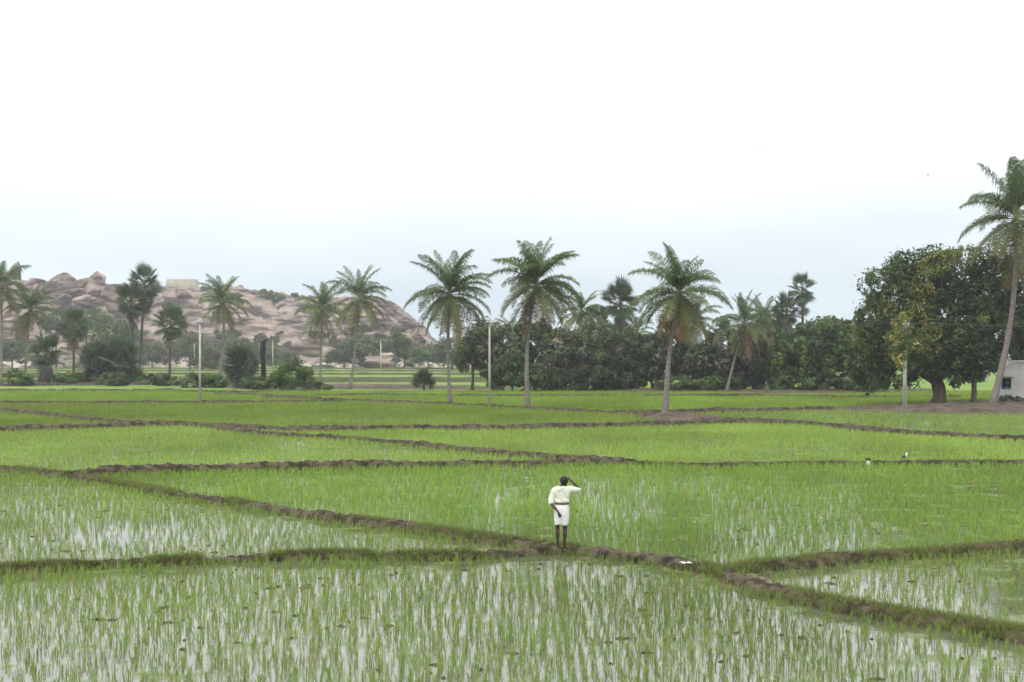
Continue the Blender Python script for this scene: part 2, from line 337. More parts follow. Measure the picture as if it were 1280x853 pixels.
#        density, height, colour (linear), cover patches
FIELD = {1: (27, 0.21, (0.25, 0.365, 0.08)), 2: (25, 0.2, (0.235, 0.345, 0.075)), 3: (28, 0.26, (0.215, 0.345, 0.065)), 4: (30, 0.2, (0.235, 0.34, 0.08)),
         5: (20, 0.25, (0.25, 0.365, 0.08)), 6: (20, 0.26, (0.262, 0.385, 0.08)), 7: (16, 0.28, (0.225, 0.33, 0.06)), 8: (14, 0.3, (0.25, 0.365, 0.07)),
         9: (10, 0.25, (0.25, 0.36, 0.08)), 10: (10.5, 0.33, (0.225, 0.345, 0.058))}
FLABEL = {1: 'sparse rice seedlings standing in the shiny flooded paddy nearest the camera', 2: 'thin rice seedlings in the left paddy between two meeting bunds', 3: 'thick bright green rice in the paddy just beyond the standing man',
          4: 'patchy rice seedlings in the right wedge below the dark bund', 5: 'pale rice seedlings in the left paddy before the wide dark bund', 6: 'yellow green rice in the broad middle paddy beyond the marker stone',
          7: 'short rice in the small wedge at far left between two bunds', 8: 'rice in the long paddy in front of the two central palms', 9: 'rice with a pale patch of water in the right paddy before the brown earth bank', 10: 'even green rice in the farthest flooded paddies before the tree belt'}
def grow(pos, hgt, col, nb, spread, width, seg, lean=0.45, g=None):
    """nb blades per tuft; seg 2 = bent blade (quad + tip), seg 1 = one triangle"""
    g = g or rng
    n = len(pos); P = np.repeat(pos, nb, 0); m = len(P)
    a = g.uniform(0, 2 * np.pi, m); ln_ = g.uniform(0.05, lean, m); h = np.repeat(hgt, nb) * g.uniform(0.6, 1.1, m)
    P = P + np.c_[np.cos(a), np.sin(a), np.zeros(m)] * (g.uniform(0, spread, m))[:, None]
    out = np.c_[np.cos(a), np.sin(a), np.zeros(m)]; sd = np.c_[-np.sin(a), np.cos(a), np.zeros(m)]
    aw = g.uniform(0, np.pi, m); sd = np.c_[np.cos(aw), np.sin(aw), np.zeros(m)] * 0.7 + sd * 0.3
    wd = width * g.uniform(0.7, 1.3, m)
    c = np.repeat(col, nb, 0) * g.uniform(0.8, 1.2, (m, 1))
    tip = P + out * (ln_ * h)[:, None] + np.c_[np.zeros((m, 2)), h * (1 - 0.3 * ln_)]
    if seg == 1:
        V = np.stack([P - sd * wd[:, None] / 2, P + sd * wd[:, None] / 2, tip], 1).reshape(-1, 3)
        return V, None, np.arange(m * 3).reshape(-1, 3), np.repeat(c, 3, 0)
    mid = P + out * (ln_ * h * 0.3)[:, None] + np.c_[np.zeros((m, 2)), h * 0.6]
    V = np.stack([P - sd * wd[:, None] * 0.3, P + sd * wd[:, None] * 0.3, mid + sd * wd[:, None] / 2, mid - sd * wd[:, None] / 2, tip], 1).reshape(-1, 3)
    i = np.arange(m) * 5
    cc = np.stack([c * 0.95, c * 0.95, c, c, c * 1.08], 1).reshape(-1, 3)
    return V, np.stack([i, i + 1, i + 2, i + 3], 1), np.stack([i + 3, i + 2, i + 4], 1), cc
def near_bunds(p, margin):
    bad = np.zeros(len(p), bool)
    for Q, wd in BUND_LINES:
        lo, hi = Q.min(0) - 2, Q.max(0) + 2
        idx = np.where(((p > lo) & (p < hi)).all(1) & ~bad)[0]
        if not len(idx): continue
        for c in range(0, len(idx), 4000):
            ii = idx[c:c + 4000]; q = p[ii].astype(np.float32)
            QQ = Q[::2].astype(np.float32)
            d = np.full(len(ii), 1e9, np.float32)
            for s in range(0, len(QQ), 64):
                d = np.minimum(d, ((q[:, None] - QQ[None, s:s + 64]) ** 2).sum(-1).min(1))
            bad[ii] = d < (wd * 0.62 + margin) ** 2
    for W, _ in PATCHES:
        ins = np.zeros(len(p), bool)
        for (x1, y1), (x2, y2) in zip(W, np.roll(W, -1, 0)):
            c = (y1 > p[:, 1]) != (y2 > p[:, 1]); ins ^= c & (p[:, 0] < (x2 - x1) * (p[:, 1] - y1) / (y2 - y1 + 1e-12) + x1)
        bad |= ins
    return bad
sp = 0.21
cand = []
for Y0, Y1, s in ((16.5, 40, 0.17), (40, 75, 0.19), (75, 110, 0.235), (110, 172, 0.30)):
    yy = np.arange(Y0, Y1, s); xm = 0.38 * Y1 + 3
    gx, gy = np.meshgrid(np.arange(-xm, xm, s), yy); gx = gx.ravel(); gy = gy.ravel()
    gx = gx + rng.normal(0, s * 0.25, len(gx)); gy = gy + rng.normal(0, s * 0.26, len(gy))
    k = np.abs(gx) < 0.375 * gy + 2.5
    cand.append(np.c_[gx[k], gy[k], np.full(k.sum(), s)])
cand = np.concatenate(cand)
ppx = 640 + FP * cand[:, 0] / cand[:, 1]; ppy = HZ + FP * CH / cand[:, 1]
fid = field_of(ppx, ppy)
dens = np.array([FIELD[f][0] for f in range(1, 11)])[fid - 1] if True else 0
keep = rng.uniform(0, 1, len(cand)) < dens * cand[:, 2] ** 2 * (0.3 + 1.35 * fbm(cand[:, 0] * 0.3, cand[:, 1] * 0.2, 0, 4, 77))
cand, fid = cand[keep], fid[keep]
bad = near_bunds(cand[:, :2], 0.04); cand, fid = cand[~bad], fid[~bad]
for f in range(1, 11):
    P = cand[fid == f]; 
    if not len(P): continue
    den, hg, col = FIELD[f]
    var = fbm(P[:, 0] * 0.35, P[:, 1] * 0.2, 0, 4, 50 + f)
    hgt = hg * (0.7 + 0.6 * var) * rng.uniform(0.75, 1.2, len(P))
    cc = np.array(col)[None] * (0.68 + 0.64 * fbm(P[:, 0] * 0.22, P[:, 1] * 0.12, 3, 4, 90 + f))[:, None] * rng.uniform(0.85, 1.15, (len(P), 1))
    cc = cc * np.c_[rng.uniform(0.85, 1.16, len(P)) + 0.35 * (rng.uniform(0, 1, len(P)) < 0.06), np.ones(len(P)), np.ones(len(P))]
    parts = []
    pos = np.c_[P[:, :2], np.full(len(P), -0.01)]
    for a, bnd, nb, wd, seg in ((0, 42, 7, 0.0115, 2), (42, 75, 6, 0.016, 2), (75, 110, 6, 0.03, 1), (110, 400, 5, 0.05, 1)):
        k = (P[:, 1] >= a) & (P[:, 1] < bnd)
        if k.any(): parts.append(grow(pos[k], hgt[k], cc[k], nb, 0.035 if a < 75 else 0.06, wd, seg))
    V, Q, T, K, o_ = [], [], [], [], 0
    for v, q, t, c in parts:
        V.append(v); K.append(c); T.append(t + o_)
        if q is not None: Q.append(q + o_)
        o_ += len(v)
    o = obj('rice_seedlings', mesh_np('rice_seedlings', np.concatenate(V), np.concatenate(Q) if Q else None, np.concatenate(T), np.concatenate(K)), M_rice)
    tag(o, FLABEL[f], 'rice', kind='stuff')
print('rice tufts', len(cand))

# grass on and beside the bunds
gp, gh, gc = [], [], []
for Q, wd in BUND_LINES:
    if Q[:, 1].min() > 150: continue
    L_ = np.linalg.norm(np.diff(Q, axis=0), axis=1).sum()
    near = Q[:, 1].mean()
    n = int(L_ * (330 if near < 45 else 170 if near < 80 else 45))
    k = rng.integers(0, len(Q) - 1, n); f = rng.uniform(0, 1, (n, 1)); p = Q[k] * (1 - f) + Q[k + 1] * f
    tg = Q[k + 1] - Q[k]; tg /= np.linalg.norm(tg, axis=1)[:, None]; nr = np.stack([-tg[:, 1], tg[:, 0]], 1)
    u = rng.uniform(-1.05, 1.05, n); p = p + nr * (u * wd * 0.68)[:, None]
    msk = fbm(p[:, 0] * 0.7, p[:, 1] * 0.7, 0, 3, 333) + 0.22 * np.abs(u) ** 2
    k2 = msk > 0.5
    p, u = p[k2], u[k2]
    z = 0.16 * np.clip(1.25 * (1 - np.abs(u) ** 2.2), 0, 1)
    gp.append(np.c_[p, z]); gh.append(rng.uniform(0.04, 0.15, len(p)) * (1 + 0.5 * np.abs(u)))
    dry = rng.uniform(0, 1, (len(p), 1)) < 0.35; gc.append(np.where(dry, np.array([[0.2, 0.16, 0.095]]), np.array([[0.19, 0.27, 0.06]])) * rng.uniform(0.6, 1.3, (len(p), 1)))
for W, zt in PATCHES:
    lo, hi = W.min(0), W.max(0); n = int(min(9000, (hi - lo).prod() * (60 if lo[1] < 60 else 9))); p = rng.uniform(0, 1, (n, 2)) * (hi - lo) + lo
    ins = np.zeros(n, bool)
    for (x1, y1), (x2, y2) in zip(W, np.roll(W, -1, 0)):
        c = (y1 > p[:, 1]) != (y2 > p[:, 1]); ins ^= c & (p[:, 0] < (x2 - x1) * (p[:, 1] - y1) / (y2 - y1 + 1e-12) + x1)
    p = p[ins & (fbm(p[:, 0] * 0.4, p[:, 1] * 0.4, 0, 4, 61) > 0.5)]
    gp.append(np.c_[p, np.full(len(p), zt * 0.6)]); gh.append(rng.uniform(0.06, 0.28, len(p)) * (0.5 if lo[1] < 60 else 1.2))
    gc.append(np.where(rng.uniform(0, 1, (len(p), 1)) < 0.5, np.array([[0.19, 0.15, 0.09]]), np.array([[0.13, 0.17, 0.05]])) * rng.uniform(0.6, 1.3, (len(p), 1)))
gp, gh, gc = np.concatenate(gp), np.concatenate(gh), np.concatenate(gc)
v, q, t, c = grow(gp, gh, gc, 6, 0.05, 0.014, 1, lean=0.9)
tag(obj('bund_grass', mesh_np('bund_grass', v, q, t, c), M_rice), 'short green grass growing in tufts along the muddy bunds', 'grass', kind='stuff')
# clods of mud poking out of the water
n = 330
x = rng.uniform(-16, 16, n * 3); y = rng.uniform(17, 42, n * 3); k = (np.abs(x) < 0.37 * y + 1) & (fbm(x * 0.25, y * 0.5, 0, 3, 5) > 0.5); x, y = x[k], y[k]
parts = []
a = np.arange(8) / 8 * 2 * np.pi
for xi, yi in zip(x, y):
    s = 0.015 + 0.06 * rng.uniform() ** 2; r1 = s * rng.uniform(0.4, 1.6, 8)
    V = np.concatenate([np.c_[xi + np.cos(a) * r1 * 2.2, yi + np.sin(a) * r1, np.full(8, -0.02)], np.c_[xi + np.cos(a) * r1 * 0.8, yi + np.sin(a) * r1 * 0.5, rng.uniform(0.008, 0.03, 8)], [[xi, yi, rng.uniform(0.015, 0.04)]]])
    j = np.arange(8); j2 = (j + 1) % 8
    parts.append((V, np.stack([j, j2, j2 + 8, j + 8], 1), np.stack([j + 8, j2 + 8, np.full(8, 16)], 1)))
V, Q, T = join(parts)
tag(obj('mud_clods', mesh_np('mud_clods', V, Q, T), M_mud), 'low dark clods of mud breaking the water of the near paddies', 'mud', kind='stuff')

# ------------------------------------------------------------------ hill
PROF = np.array([(-500, 420), (-250, 400), (-120, 380), (-60, 372), (0, 362), (12, 352), (40, 353), (60, 352), (85, 350), (110, 357), (150, 359), (200, 360), (225, 361), (300, 364), (325, 368), (360, 370), (400, 372), (440, 374), (470, 377), (487, 380), (500, 388), (520, 404), (540, 424), (560, 436), (600, 444), (700, 447), (900, 449)], float)
Y_B, Y_T = 560.0, 720.0
def hill_z(X, Y):
    px = 640 + FP * X / Y
    t = np.clip((Y - Y_B) / (Y_T - Y_B), 0, 1.8)
    top = (HZ - np.interp(px, PROF[:, 0], PROF[:, 1])) / FP
    g = np.where(t < 1, np.sin(np.clip(t, 0, 1) * np.pi / 2) ** 0.9, np.cos(np.clip(t - 1, 0, 0.8) * 1.6))
    # sheets of rock stepping down to the right
    d = (X * 0.42 + Y * 0.25 + 14 * fbm(X / 60, Y / 60, 0, 3, 2))
    st = (d / 9) % 1.0
    st2 = ((X * 0.5 + Y * 0.1 + 10 * fbm(X / 30, Y / 30, 0, 3, 3)) / 4.2) % 1.0
    slab = (np.minimum(st * 1.15, 1) - st) * 9 + np.where(st > 0.93, -1.5, 0) + (np.minimum(st2 * 1.12, 1) - st2) * 2.6 + (fbm(X / 22, Y / 22, 0, 5, 6) - 0.5) * 9 + np.abs(fbm(X / 7, Y / 7, 0, 4, 16) - 0.5) * 7
    base = CH * g + top * Y * g
    fade = np.clip(t * 3, 0, 1) * np.clip(top * Y / 8, 0, 1)
    return base + slab * fade * np.where(t > 0.85, 0.45, 1) - 0.3
gx = np.linspace(-420, 90, 560); gy = np.r_[np.linspace(550, 735, 230), np.linspace(738, 840, 24)]
X, Yg = np.meshgrid(gx, gy, indexing='ij'); Zg = hill_z(X, Yg)
m_ = len(gy); i, j = np.meshgrid(np.arange(len(gx) - 1), np.arange(m_ - 1), indexing='ij')
F = np.stack([i * m_ + j, (i + 1) * m_ + j, (i + 1) * m_ + j + 1, i * m_ + j + 1], -1).reshape(-1, 4)
o = obj('rocky_hill', mesh_np('rocky_hill', np.stack([X, Yg, Zg], -1).reshape(-1, 3), F, smooth=False), M_granite); o['kind'] = 'structure'
def hill_pt(px, py):
    Y = np.linspace(552, 730, 400); X = (px - 640) / FP * Y; z = hill_z(X, Y); pp = HZ - (z - CH) / Y * FP
    k = np.argmax(pp <= py) if (pp <= py).any() else np.argmin(pp)
    return np.array([X[k], Y[k], z[k]])

def boulder(w_, h_, d_, seed, cuts=9, sub=4):
    bm = bmesh.new(); bmesh.ops.create_icosphere(bm, subdivisions=sub, radius=1)
    v = np.array([x.co[:] for x in bm.verts]); f = np.array([[q.index for q in p.verts] for p in bm.faces]); bm.free()
    g = np.random.default_rng(seed)
    v = np.sign(v) * np.abs(v) ** 0.6
    for _ in range(cuts):
        nn = g.normal(size=3); nn /= np.linalg.norm(nn); d = g.uniform(0.5, 0.85); s = v @ nn; k = s > d
        v[k] -= np.outer(s[k] - d, nn) * 0.92
    v *= (1 + 0.2 * (fbm(v[:, 0] * 2 + seed, v[:, 1] * 2, v[:, 2] * 2, 4, seed) - 0.5))[:, None]
    return mesh_np('boulder', v * [w_ / 2, d_ / 2, h_ / 2], tris=f, smooth=False)
BOUL = [  # px, py, w, h, roll, label
    (122, 348, 25, 16, 12, 'squarish pink granite boulder balanced on top of the left ridge'),
    (104, 355, 26, 13, -10, 'wedge of granite just left of the balanced boulder on the ridge'),
    (78, 356, 46, 24, -18, 'large rounded grey pink boulder at the upper left of the ridge pile'),
    (122, 364, 44, 15, 14, 'long slab of granite lying directly under the balanced boulder'),
    (88, 367, 44, 14, -8, 'flat cracked boulder under the large rounded one in the ridge pile'),
    (106, 377, 40, 16, 10, 'broad boulder in the middle of the ridge pile, beneath the long slab'),
    (140, 372, 26, 20, 20, 'upright boulder at the right end of the ridge pile'),
    (68, 381, 38, 20, -14, 'tilted boulder at the left end of the ridge pile above scrub'),
    (148, 390, 34, 20, 16, 'dark sided boulder low on the right of the ridge pile'),
    (20, 340, 15, 24, -4, 'pointed rock spire rising behind the leftmost coconut palm'),
    (42, 352, 22, 10, 5, 'low humped rock just right of the pointed spire'),
    (12, 408, 34, 20, 6, 'boulder halfway up the slope at the left edge'),
    (22, 424, 40, 12, -4, 'long ledge of rock at the left edge, under the halfway boulder'),
    (478, 383, 34, 18, 14, 'boulder crowning the right end of the rocky hill'),
    (474, 402, 30, 18, 22, 'dark boulder just below the right crown of the hill'),
    (507, 404, 26, 12, 30, 'sloping slab on the right shoulder of the hill'),
    (520, 420, 26, 12, 30, 'lower sloping slab where the hill runs down to the right'),
]
for k, (px, py, w_, h_, roll, lab) in enumerate(BOUL):
    p = hill_pt(px, py + h_ * 0.4); s = p[1] / FP
    o = obj('boulder', boulder(w_ * s * 1.15, h_ * s * 1.2, w_ * s * 0.9, 100 + k), M_boulder)
    q = AT(px, py, p[1]); o.location = q + [0, 2, 0]; o.rotation_euler = (0, R(roll), 0)
    tag(o, lab, 'boulder', 'granite boulders on the hill')
PLAINR = [(87, 452, 30, 30, 470, 'tall pale boulder standing on the plain behind the left palms', M_palerock), (12, 459, 56, 14, 480, 'long pale rock hump on the plain at the left edge', M_palerock), (383, 437, 34, 19, 540, 'pink granite boulder at the foot of the hill behind the round bush', M_boulder),
          (470, 457, 46, 10, 470, 'flat overhanging rock shelf under the spreading tree', M_boulder), (447, 460, 60, 7, 480, 'low pale sheet of rock on the plain left of the spreading tree', M_palerock), (513, 453, 11, 10, 465, 'small rounded boulder on the right end of the flat rock shelf', M_boulder),
          (541, 448, 60, 12, 545, 'pale smooth rock dome behind the first central palm', M_palerock), (398, 457, 40, 5, 490, 'pale flat rock sheet below the pink boulder', M_palerock), (636, 440, 30, 20, 520, 'pale rock glimpsed between the two central palms', M_palerock)]
for k, (px, py, w_, h_, Y, lab, mt) in enumerate(PLAINR):
    s = Y / FP; o = obj('boulder', boulder(w_ * s * 1.1, h_ * s * 1.25, w_ * s * 0.8, 300 + k, cuts=4), mt); o.location = AT(px, py, Y); tag(o, lab, 'boulder', 'rocks on the plain')
gb = np.random.default_rng(41)
for k in range(44):
    px = gb.uniform(-10, 540); lo = np.interp(px, PROF[:, 0], PROF[:, 1]); py = gb.uniform(min(lo + 4, 440), 452)
    p = hill_pt(px, py); s = p[1] / FP; w_ = gb.uniform(9, 26); h_ = w_ * gb.uniform(0.35, 0.65)
    o = obj('boulder', boulder(w_ * s, h_ * s, w_ * s * 0.9, 500 + k, sub=3), M_boulder); o.location = p + [0, 1, h_ * 0.15 * s]; o.rotation_euler = (0, R(gb.uniform(5, 30)), gb.uniform(0, 3))
    tag(o, 'weathered granite boulder half sunk in the slope of the rocky hill', 'boulder', 'boulders sunk in the hill slope')
# little stones at the foot of the hill
parts = []
for k in range(120):
    px = rng.uniform(200, 560); py = rng.uniform(447, 457); Y = rng.uniform(500, 552); s = rng.uniform(0.5, 1.7)
    v = rng.normal(size=(1, 3)); th = np.arange(6) / 6 * 2 * np.pi; r1 = s * rng.uniform(0.7, 1.2, 6); X0 = (px - 640) / FP * Y
    V = np.concatenate([np.c_[X0 + np.cos(th) * r1, Y + np.sin(th) * r1, np.full(6, -0.1)], np.c_[X0 + np.cos(th) * r1 * 0.7, Y + np.sin(th) * r1 * 0.7, s * rng.uniform(0.6, 1.1, 6)], [[X0, Y, s * 1.2]]])
    j = np.arange(6); j2 = (j + 1) % 6
    parts.append((V, np.stack([j, j2, j2 + 6, j + 6], 1), np.stack([j + 6, j2 + 6, np.full(6, 12)], 1)))
V, Q, T = join(parts); tag(obj('rubble', mesh_np('rubble', V, Q, T), M_palerock), 'scattered pale stones along the foot of the rocky hill', 'stones', kind='stuff')
# fort bastion on the ridge
Yf = 715.0; s = Yf / FP; c = AT(228, 361, Yf)
bt = thing('fort_bastion', 'pale stone bastion with sloping walls on top of the hill', 'fort', c)
def ring(rx, ry, z, n=28): a = np.arange(n) / n * 2 * np.pi; return np.c_[np.sign(np.cos(a)) * np.abs(np.cos(a)) ** 0.6 * rx, np.sign(np.sin(a)) * np.abs(np.sin(a)) ** 0.6 * ry, np.full(n, z)]
def loft(rings, cap=True):
    n = len(rings[0]); V = np.concatenate(rings); m = len(rings)
    i, j = np.meshgrid(np.arange(m - 1), np.arange(n), indexing='ij'); j2 = (j + 1) % n
    Q = np.stack([i * n + j, i * n + j2, (i + 1) * n + j2, (i + 1) * n + j], -1).reshape(-1, 4); T = np.zeros((0, 3), int)
    if cap:
        V = np.concatenate([V, [rings[-1].mean(0)]]); k = np.arange(n); T = np.stack([(m - 1) * n + k, (m - 1) * n + (k + 1) % n, np.full(n, m * n)], 1)
    return V, Q, T
Hf = 10.5 * s
obj('wall', mesh_np('wall', *loft([ring(21 * s, 15 * s, -3), ring(20 * s, 14 * s, Hf * 0.4), ring(18.4 * s, 13 * s, Hf)])), M_stone, bt)
obj('parapet', mesh_np('parapet', *loft([ring(18.9 * s, 13.4 * s, Hf - 0.9), ring(18.7 * s, 13.3 * s, Hf + 0.35)])), M_stone, bt)

# ------------------------------------------------------------------ trees
def leaves(centers, radii, n, size, cols, g, shell=0.55, lumps=14, up=0.35):
    """leaf faces gathered in lumps over the shell of each ellipsoid"""
    V, K = [], []
    area = np.array([a[0] * a[2] for a in radii]); share = area / area.sum()
    for c, r, sh in zip(centers, radii, share):
        m = max(30, int(n * sh))
        nl = max(7, int(1.7 * lumps * (0.6 + 0.8 * sh * len(centers))))
        d = g.normal(size=(nl, 3)); d /= np.linalg.norm(d, axis=1)[:, None]
        lc = d * g.uniform(shell, 1.0, (nl, 1)); lr = g.uniform(0.14, 0.36, nl)
        k = g.integers(0, nl, m); e = g.normal(size=(m, 3)); e /= np.linalg.norm(e, axis=1)[:, None]
        p = lc[k] + e * (lr[k] * np.where(g.uniform(0, 1, m) < 0.08, g.uniform(1.0, 1.6, m), g.uniform(0.45, 1.0, m) ** 0.6))[:, None]
        p = np.asarray(c) + p * np.asarray(r)
        nrm = e + np.array([0, 0, up]) + g.normal(0, 0.5, (m, 3)); nrm /= np.linalg.norm(nrm, axis=1)[:, None]
        t = np.cross(nrm, g.normal(size=(m, 3))); t /= np.linalg.norm(t, axis=1)[:, None]; b = np.cross(nrm, t)
        s = size * g.uniform(0.6, 1.4, m)[:, None]
        fold = nrm * s * 0.18
        V.append(np.stack([p - t * s, p - b * s * 0.42 + fold, p + t * s, p + b * s * 0.42 + fold], 1).reshape(-1, 3))
        lc_ = np.array(cols)[g.integers(0, len(cols), nl)]
        cc = lc_[k] * (g.uniform(0.65, 1.7, nl)[k] * g.uniform(0.75, 1.3, m))[:, None]
        K.append(np.repeat(cc, 4, 0))
    V = np.concatenate(V); return V, np.arange(len(V)).reshape(-1, 4), np.concatenate(K)
GREENS = {'dark': [(0.045, 0.072, 0.03), (0.07, 0.1, 0.038), (0.052, 0.08, 0.036)], 'mango': [(0.065, 0.105, 0.036), (0.105, 0.145, 0.045), (0.055, 0.09, 0.034)],
          'grey': [(0.1, 0.12, 0.07), (0.145, 0.14, 0.1), (0.075, 0.1, 0.05)], 'bush': [(0.075, 0.14, 0.035), (0.11, 0.17, 0.045), (0.06, 0.11, 0.03)],
          'scrub': [(0.1, 0.13, 0.055), (0.075, 0.105, 0.042), (0.12, 0.145, 0.07)], 'yellow': [(0.25, 0.25, 0.07), (0.2, 0.21, 0.06), (0.3, 0.28, 0.09)], 'lime': [(0.15, 0.2, 0.045), (0.11, 0.16, 0.04)]}
def tree(name, label, cat, base, ells, n, pal, size=0.26, trunk=0.25, limbs=4, lumps=14, seed=0, group=None, blossom=None, mt=None, mix=None, stem=True):
    g = np.random.default_rng(1000 + seed)
    B = G(*base); Y = B[1]; s = Y / FP
    t = thing(name, label, cat, B, group)
    cen, rad = [], []
    for k, (cx, cy, rx, ry) in enumerate(ells):
        dy = g.uniform(-0.5, 0.5) * rx * s if k else 0
        p = AT(cx, cy, Y) - B + [0, dy, 0]; cen.append(p); rad.append((rx * s, rx * s * 0.95, ry * s))
    cols = GREENS[pal] + (GREENS[mix] if mix else [])
    V, Q, K = leaves(cen, rad, n, size, cols, g, lumps=lumps)
    V[:, 2] = np.maximum(V[:, 2], 0.02)
    if stem:
        parts = []; top = np.mean(cen, 0); fork = np.array([top[0] * 0.08, 0, min(c[2] - r[2] * 0.6 for c, r in zip(cen, rad))]); fork[2] = max(fork[2], 0.5)
        zz = np.linspace(0, 1, 7); pts = np.outer(zz, fork) + np.c_[np.sin(zz * 3) * 0.1 * trunk * 3, np.zeros(7), np.zeros(7)]; pts[0, 2] = -0.2
        parts.append(tube(pts, trunk * np.array([1.55, 1.15, 1.0, 0.93, 0.9, 0.92, 0.95]), 10, wob=0.35, seed=seed))
        for c, r in list(zip(cen, rad)):
            for q in range(limbs):
                e = np.asarray(c) + g.uniform(-0.6, 0.6, 3) * r; f = g.uniform(0.1, 0.95)
                mid = fork * 0.5 + e * 0.5 + np.array([0, 0, 0.15 * np.linalg.norm(e - fork)]) + g.normal(0, 0.15, 3)
                parts.append(tube([fork * 0.97, fork * 0.65 + mid * 0.35, mid, e], trunk * np.array([0.55, 0.42, 0.27, 0.08]) * g.uniform(0.6, 1), 6))
        obj('trunk', mesh_np('trunk', *join(parts), smooth=True), M_bark, t)
    obj('crown', mesh_np('crown', V, Q, col=K), mt or M_leaf, t)
    if blossom:
        cen2 = [AT(a, b_, Y) - B + [0, dpt * s, 0] for a, b_, _, _, dpt in blossom]; rad2 = [(c_ * s, c_ * s * 0.6, d_ * s) for _, _, c_, d_, _ in blossom]
        V, Q, K = leaves(cen2, rad2, 3600, size * 0.8, GREENS['yellow'] + GREENS['lime'] + GREENS['mango'][:1], g, lumps=18)
        obj('blossom', mesh_np('blossom', V, Q, col=K), M_leaf, t)
    return t

tree('mango_tree', 'huge dark mango tree with yellow blossom on its top and a thick forked trunk', 'tree', (1173, 505.5), [(1150, 352, 50, 38), (1195, 345, 52, 38), (1112, 372, 38, 42), (1104, 430, 36, 48), (1142, 425, 44, 44), (1200, 400, 50, 52), (1172, 445, 44, 34), (1090, 462, 26, 28), (1240, 350, 34, 38), (1128, 462, 30, 22), (1205, 460, 26, 22), (1088, 405, 20, 44), (1075, 450, 14, 30)], 40000, 'dark', 0.2, 0.62, 3, 20, seed=1, mix='mango',
     blossom=[(1158, 330, 30, 17, -40), (1188, 322, 26, 12, -40), (1134, 368, 20, 22, -48), (1132, 408, 30, 36, -52), (1110, 440, 16, 18, -40), (1150, 440, 14, 16, -50), (1098, 385, 12, 16, -38)])
tree('round_tree', 'smaller green tree with slender trunk in front of the huge mango tree', 'tree', (1217, 506), [(1203, 402, 42, 34), (1225, 425, 34, 34), (1190, 440, 36, 34), (1218, 452, 30, 24)], 15000, 'mango', 0.18, 0.24, 3, 16, seed=2, mix='dark')
tree('dark_tree', 'dark tree behind the white house at the right edge', 'tree', (1268, 498.5), [(1262, 400, 36, 50), (1290, 380, 45, 60), (1258, 445, 30, 24), (1300, 430, 40, 34)], 11000, 'dark', 0.25, 0.35, 3, 16, seed=3, mix='mango')
tree('mango_tree', 'bushy mango tree with light green tips left of the huge mango tree', 'tree', (1018, 490), [(1015, 432, 40, 32), (1042, 428, 32, 28), (990, 450, 32, 30), (1030, 458, 36, 26)], 9000, 'mango', 0.32, 0.35, 3, 16, seed=4, mix='bush')
tree('leafy_tree', 'tree filling the gap between the bushy mango and the huge mango', 'tree', (1066, 490), [(1070, 428, 22, 28), (1058, 448, 26, 28), (1082, 458, 22, 28)], 6000, 'dark', 0.32, 0.3, 3, 14, seed=5, mix='mango')
tree('shade_tree', 'dark tree behind the leaning trunk of the coconut palm with dry fronds', 'tree', (952, 489), [(950, 446, 32, 32), (970, 462, 28, 24), (935, 465, 24, 22)], 6000, 'dark', 0.32, 0.25, 3, 14, seed=6, mix='grey')
tree('grey_leaved_tree', 'grey brown leaved tree behind the curved trunk of the second central palm', 'tree', (700, 489), [(700, 438, 30, 28), (742, 432, 32, 30), (725, 452, 34, 24), (758, 458, 24, 24)], 9500, 'grey', 0.3, 0.28, 3, 16, seed=7, mix='dark')
tree('grey_leaved_tree', 'thin grey leaved tree beside the white pole and the first central palm', 'tree', (590, 488), [(588, 440, 24, 26), (604, 424, 24, 22), (612, 446, 22, 22)], 4200, 'grey', 0.3, 0.18, 3, 12, seed=8, mix='dark')
tree('dense_bush', 'dense dark bush at the foot of the tree belt right of the white pole', 'bush', (640, 489.5), [(640, 464, 26, 22), (664, 472, 24, 16), (618, 474, 18, 14)], 5200, 'dark', 0.28, 0.14, 2, 14, seed=9, mix='mango')
tree('dense_bush', 'near black bush under the grey brown leaved tree', 'bush', (712, 489.8), [(690, 474, 26, 15), (735, 472, 30, 17), (762, 476, 20, 13)], 5200, 'dark', 0.28, 0.14, 2, 14, seed=10)
tree('shade_tree', 'dark tree just left of the palm with dry fronds, beyond the paddy', 'tree', (815, 489), [(812, 446, 24, 28), (830, 460, 24, 24), (795, 468, 20, 18)], 5500, 'dark', 0.3, 0.22, 3, 14, seed=11, mix='grey')
tree('shade_tree', 'dark tree between the dry fronded palm and the thin far palm', 'tree', (886, 489), [(880, 450, 28, 28), (902, 462, 26, 24), (862, 465, 22, 22)], 6000, 'dark', 0.3, 0.22, 3, 14, seed=12, mix='grey')
tree('low_bush', 'low green bush at the gap in the tree belt under the fan palm', 'bush', (775, 489), [(775, 480, 22, 8), (795, 478, 14, 9)], 1500, 'bush', 0.25, 0.1, 2, 10, seed=13, mix='dark')
tree('low_bush', 'low dark undergrowth bush right of the thin far palm', 'bush', (985, 490.5), [(975, 479, 26, 11), (1005, 477, 24, 12)], 2600, 'dark', 0.26, 0.1, 2, 12, seed=14, mix='bush')
tree('low_bush', 'low dark bush at the foot of the trees beside the far trunk pair', 'bush', (870, 490), [(845, 480, 26, 9), (885, 479, 24, 10), (915, 480, 18, 9)], 2800, 'dark', 0.26, 0.1, 2, 12, seed=15, mix='bush')
tree('low_bush', 'low dark bush under the left edge of the huge mango tree', 'bush', (1075, 491), [(1050, 480, 22, 10), (1085, 479, 22, 11)], 2400, 'dark', 0.26, 0.1, 2, 12, seed=16, mix='grey')
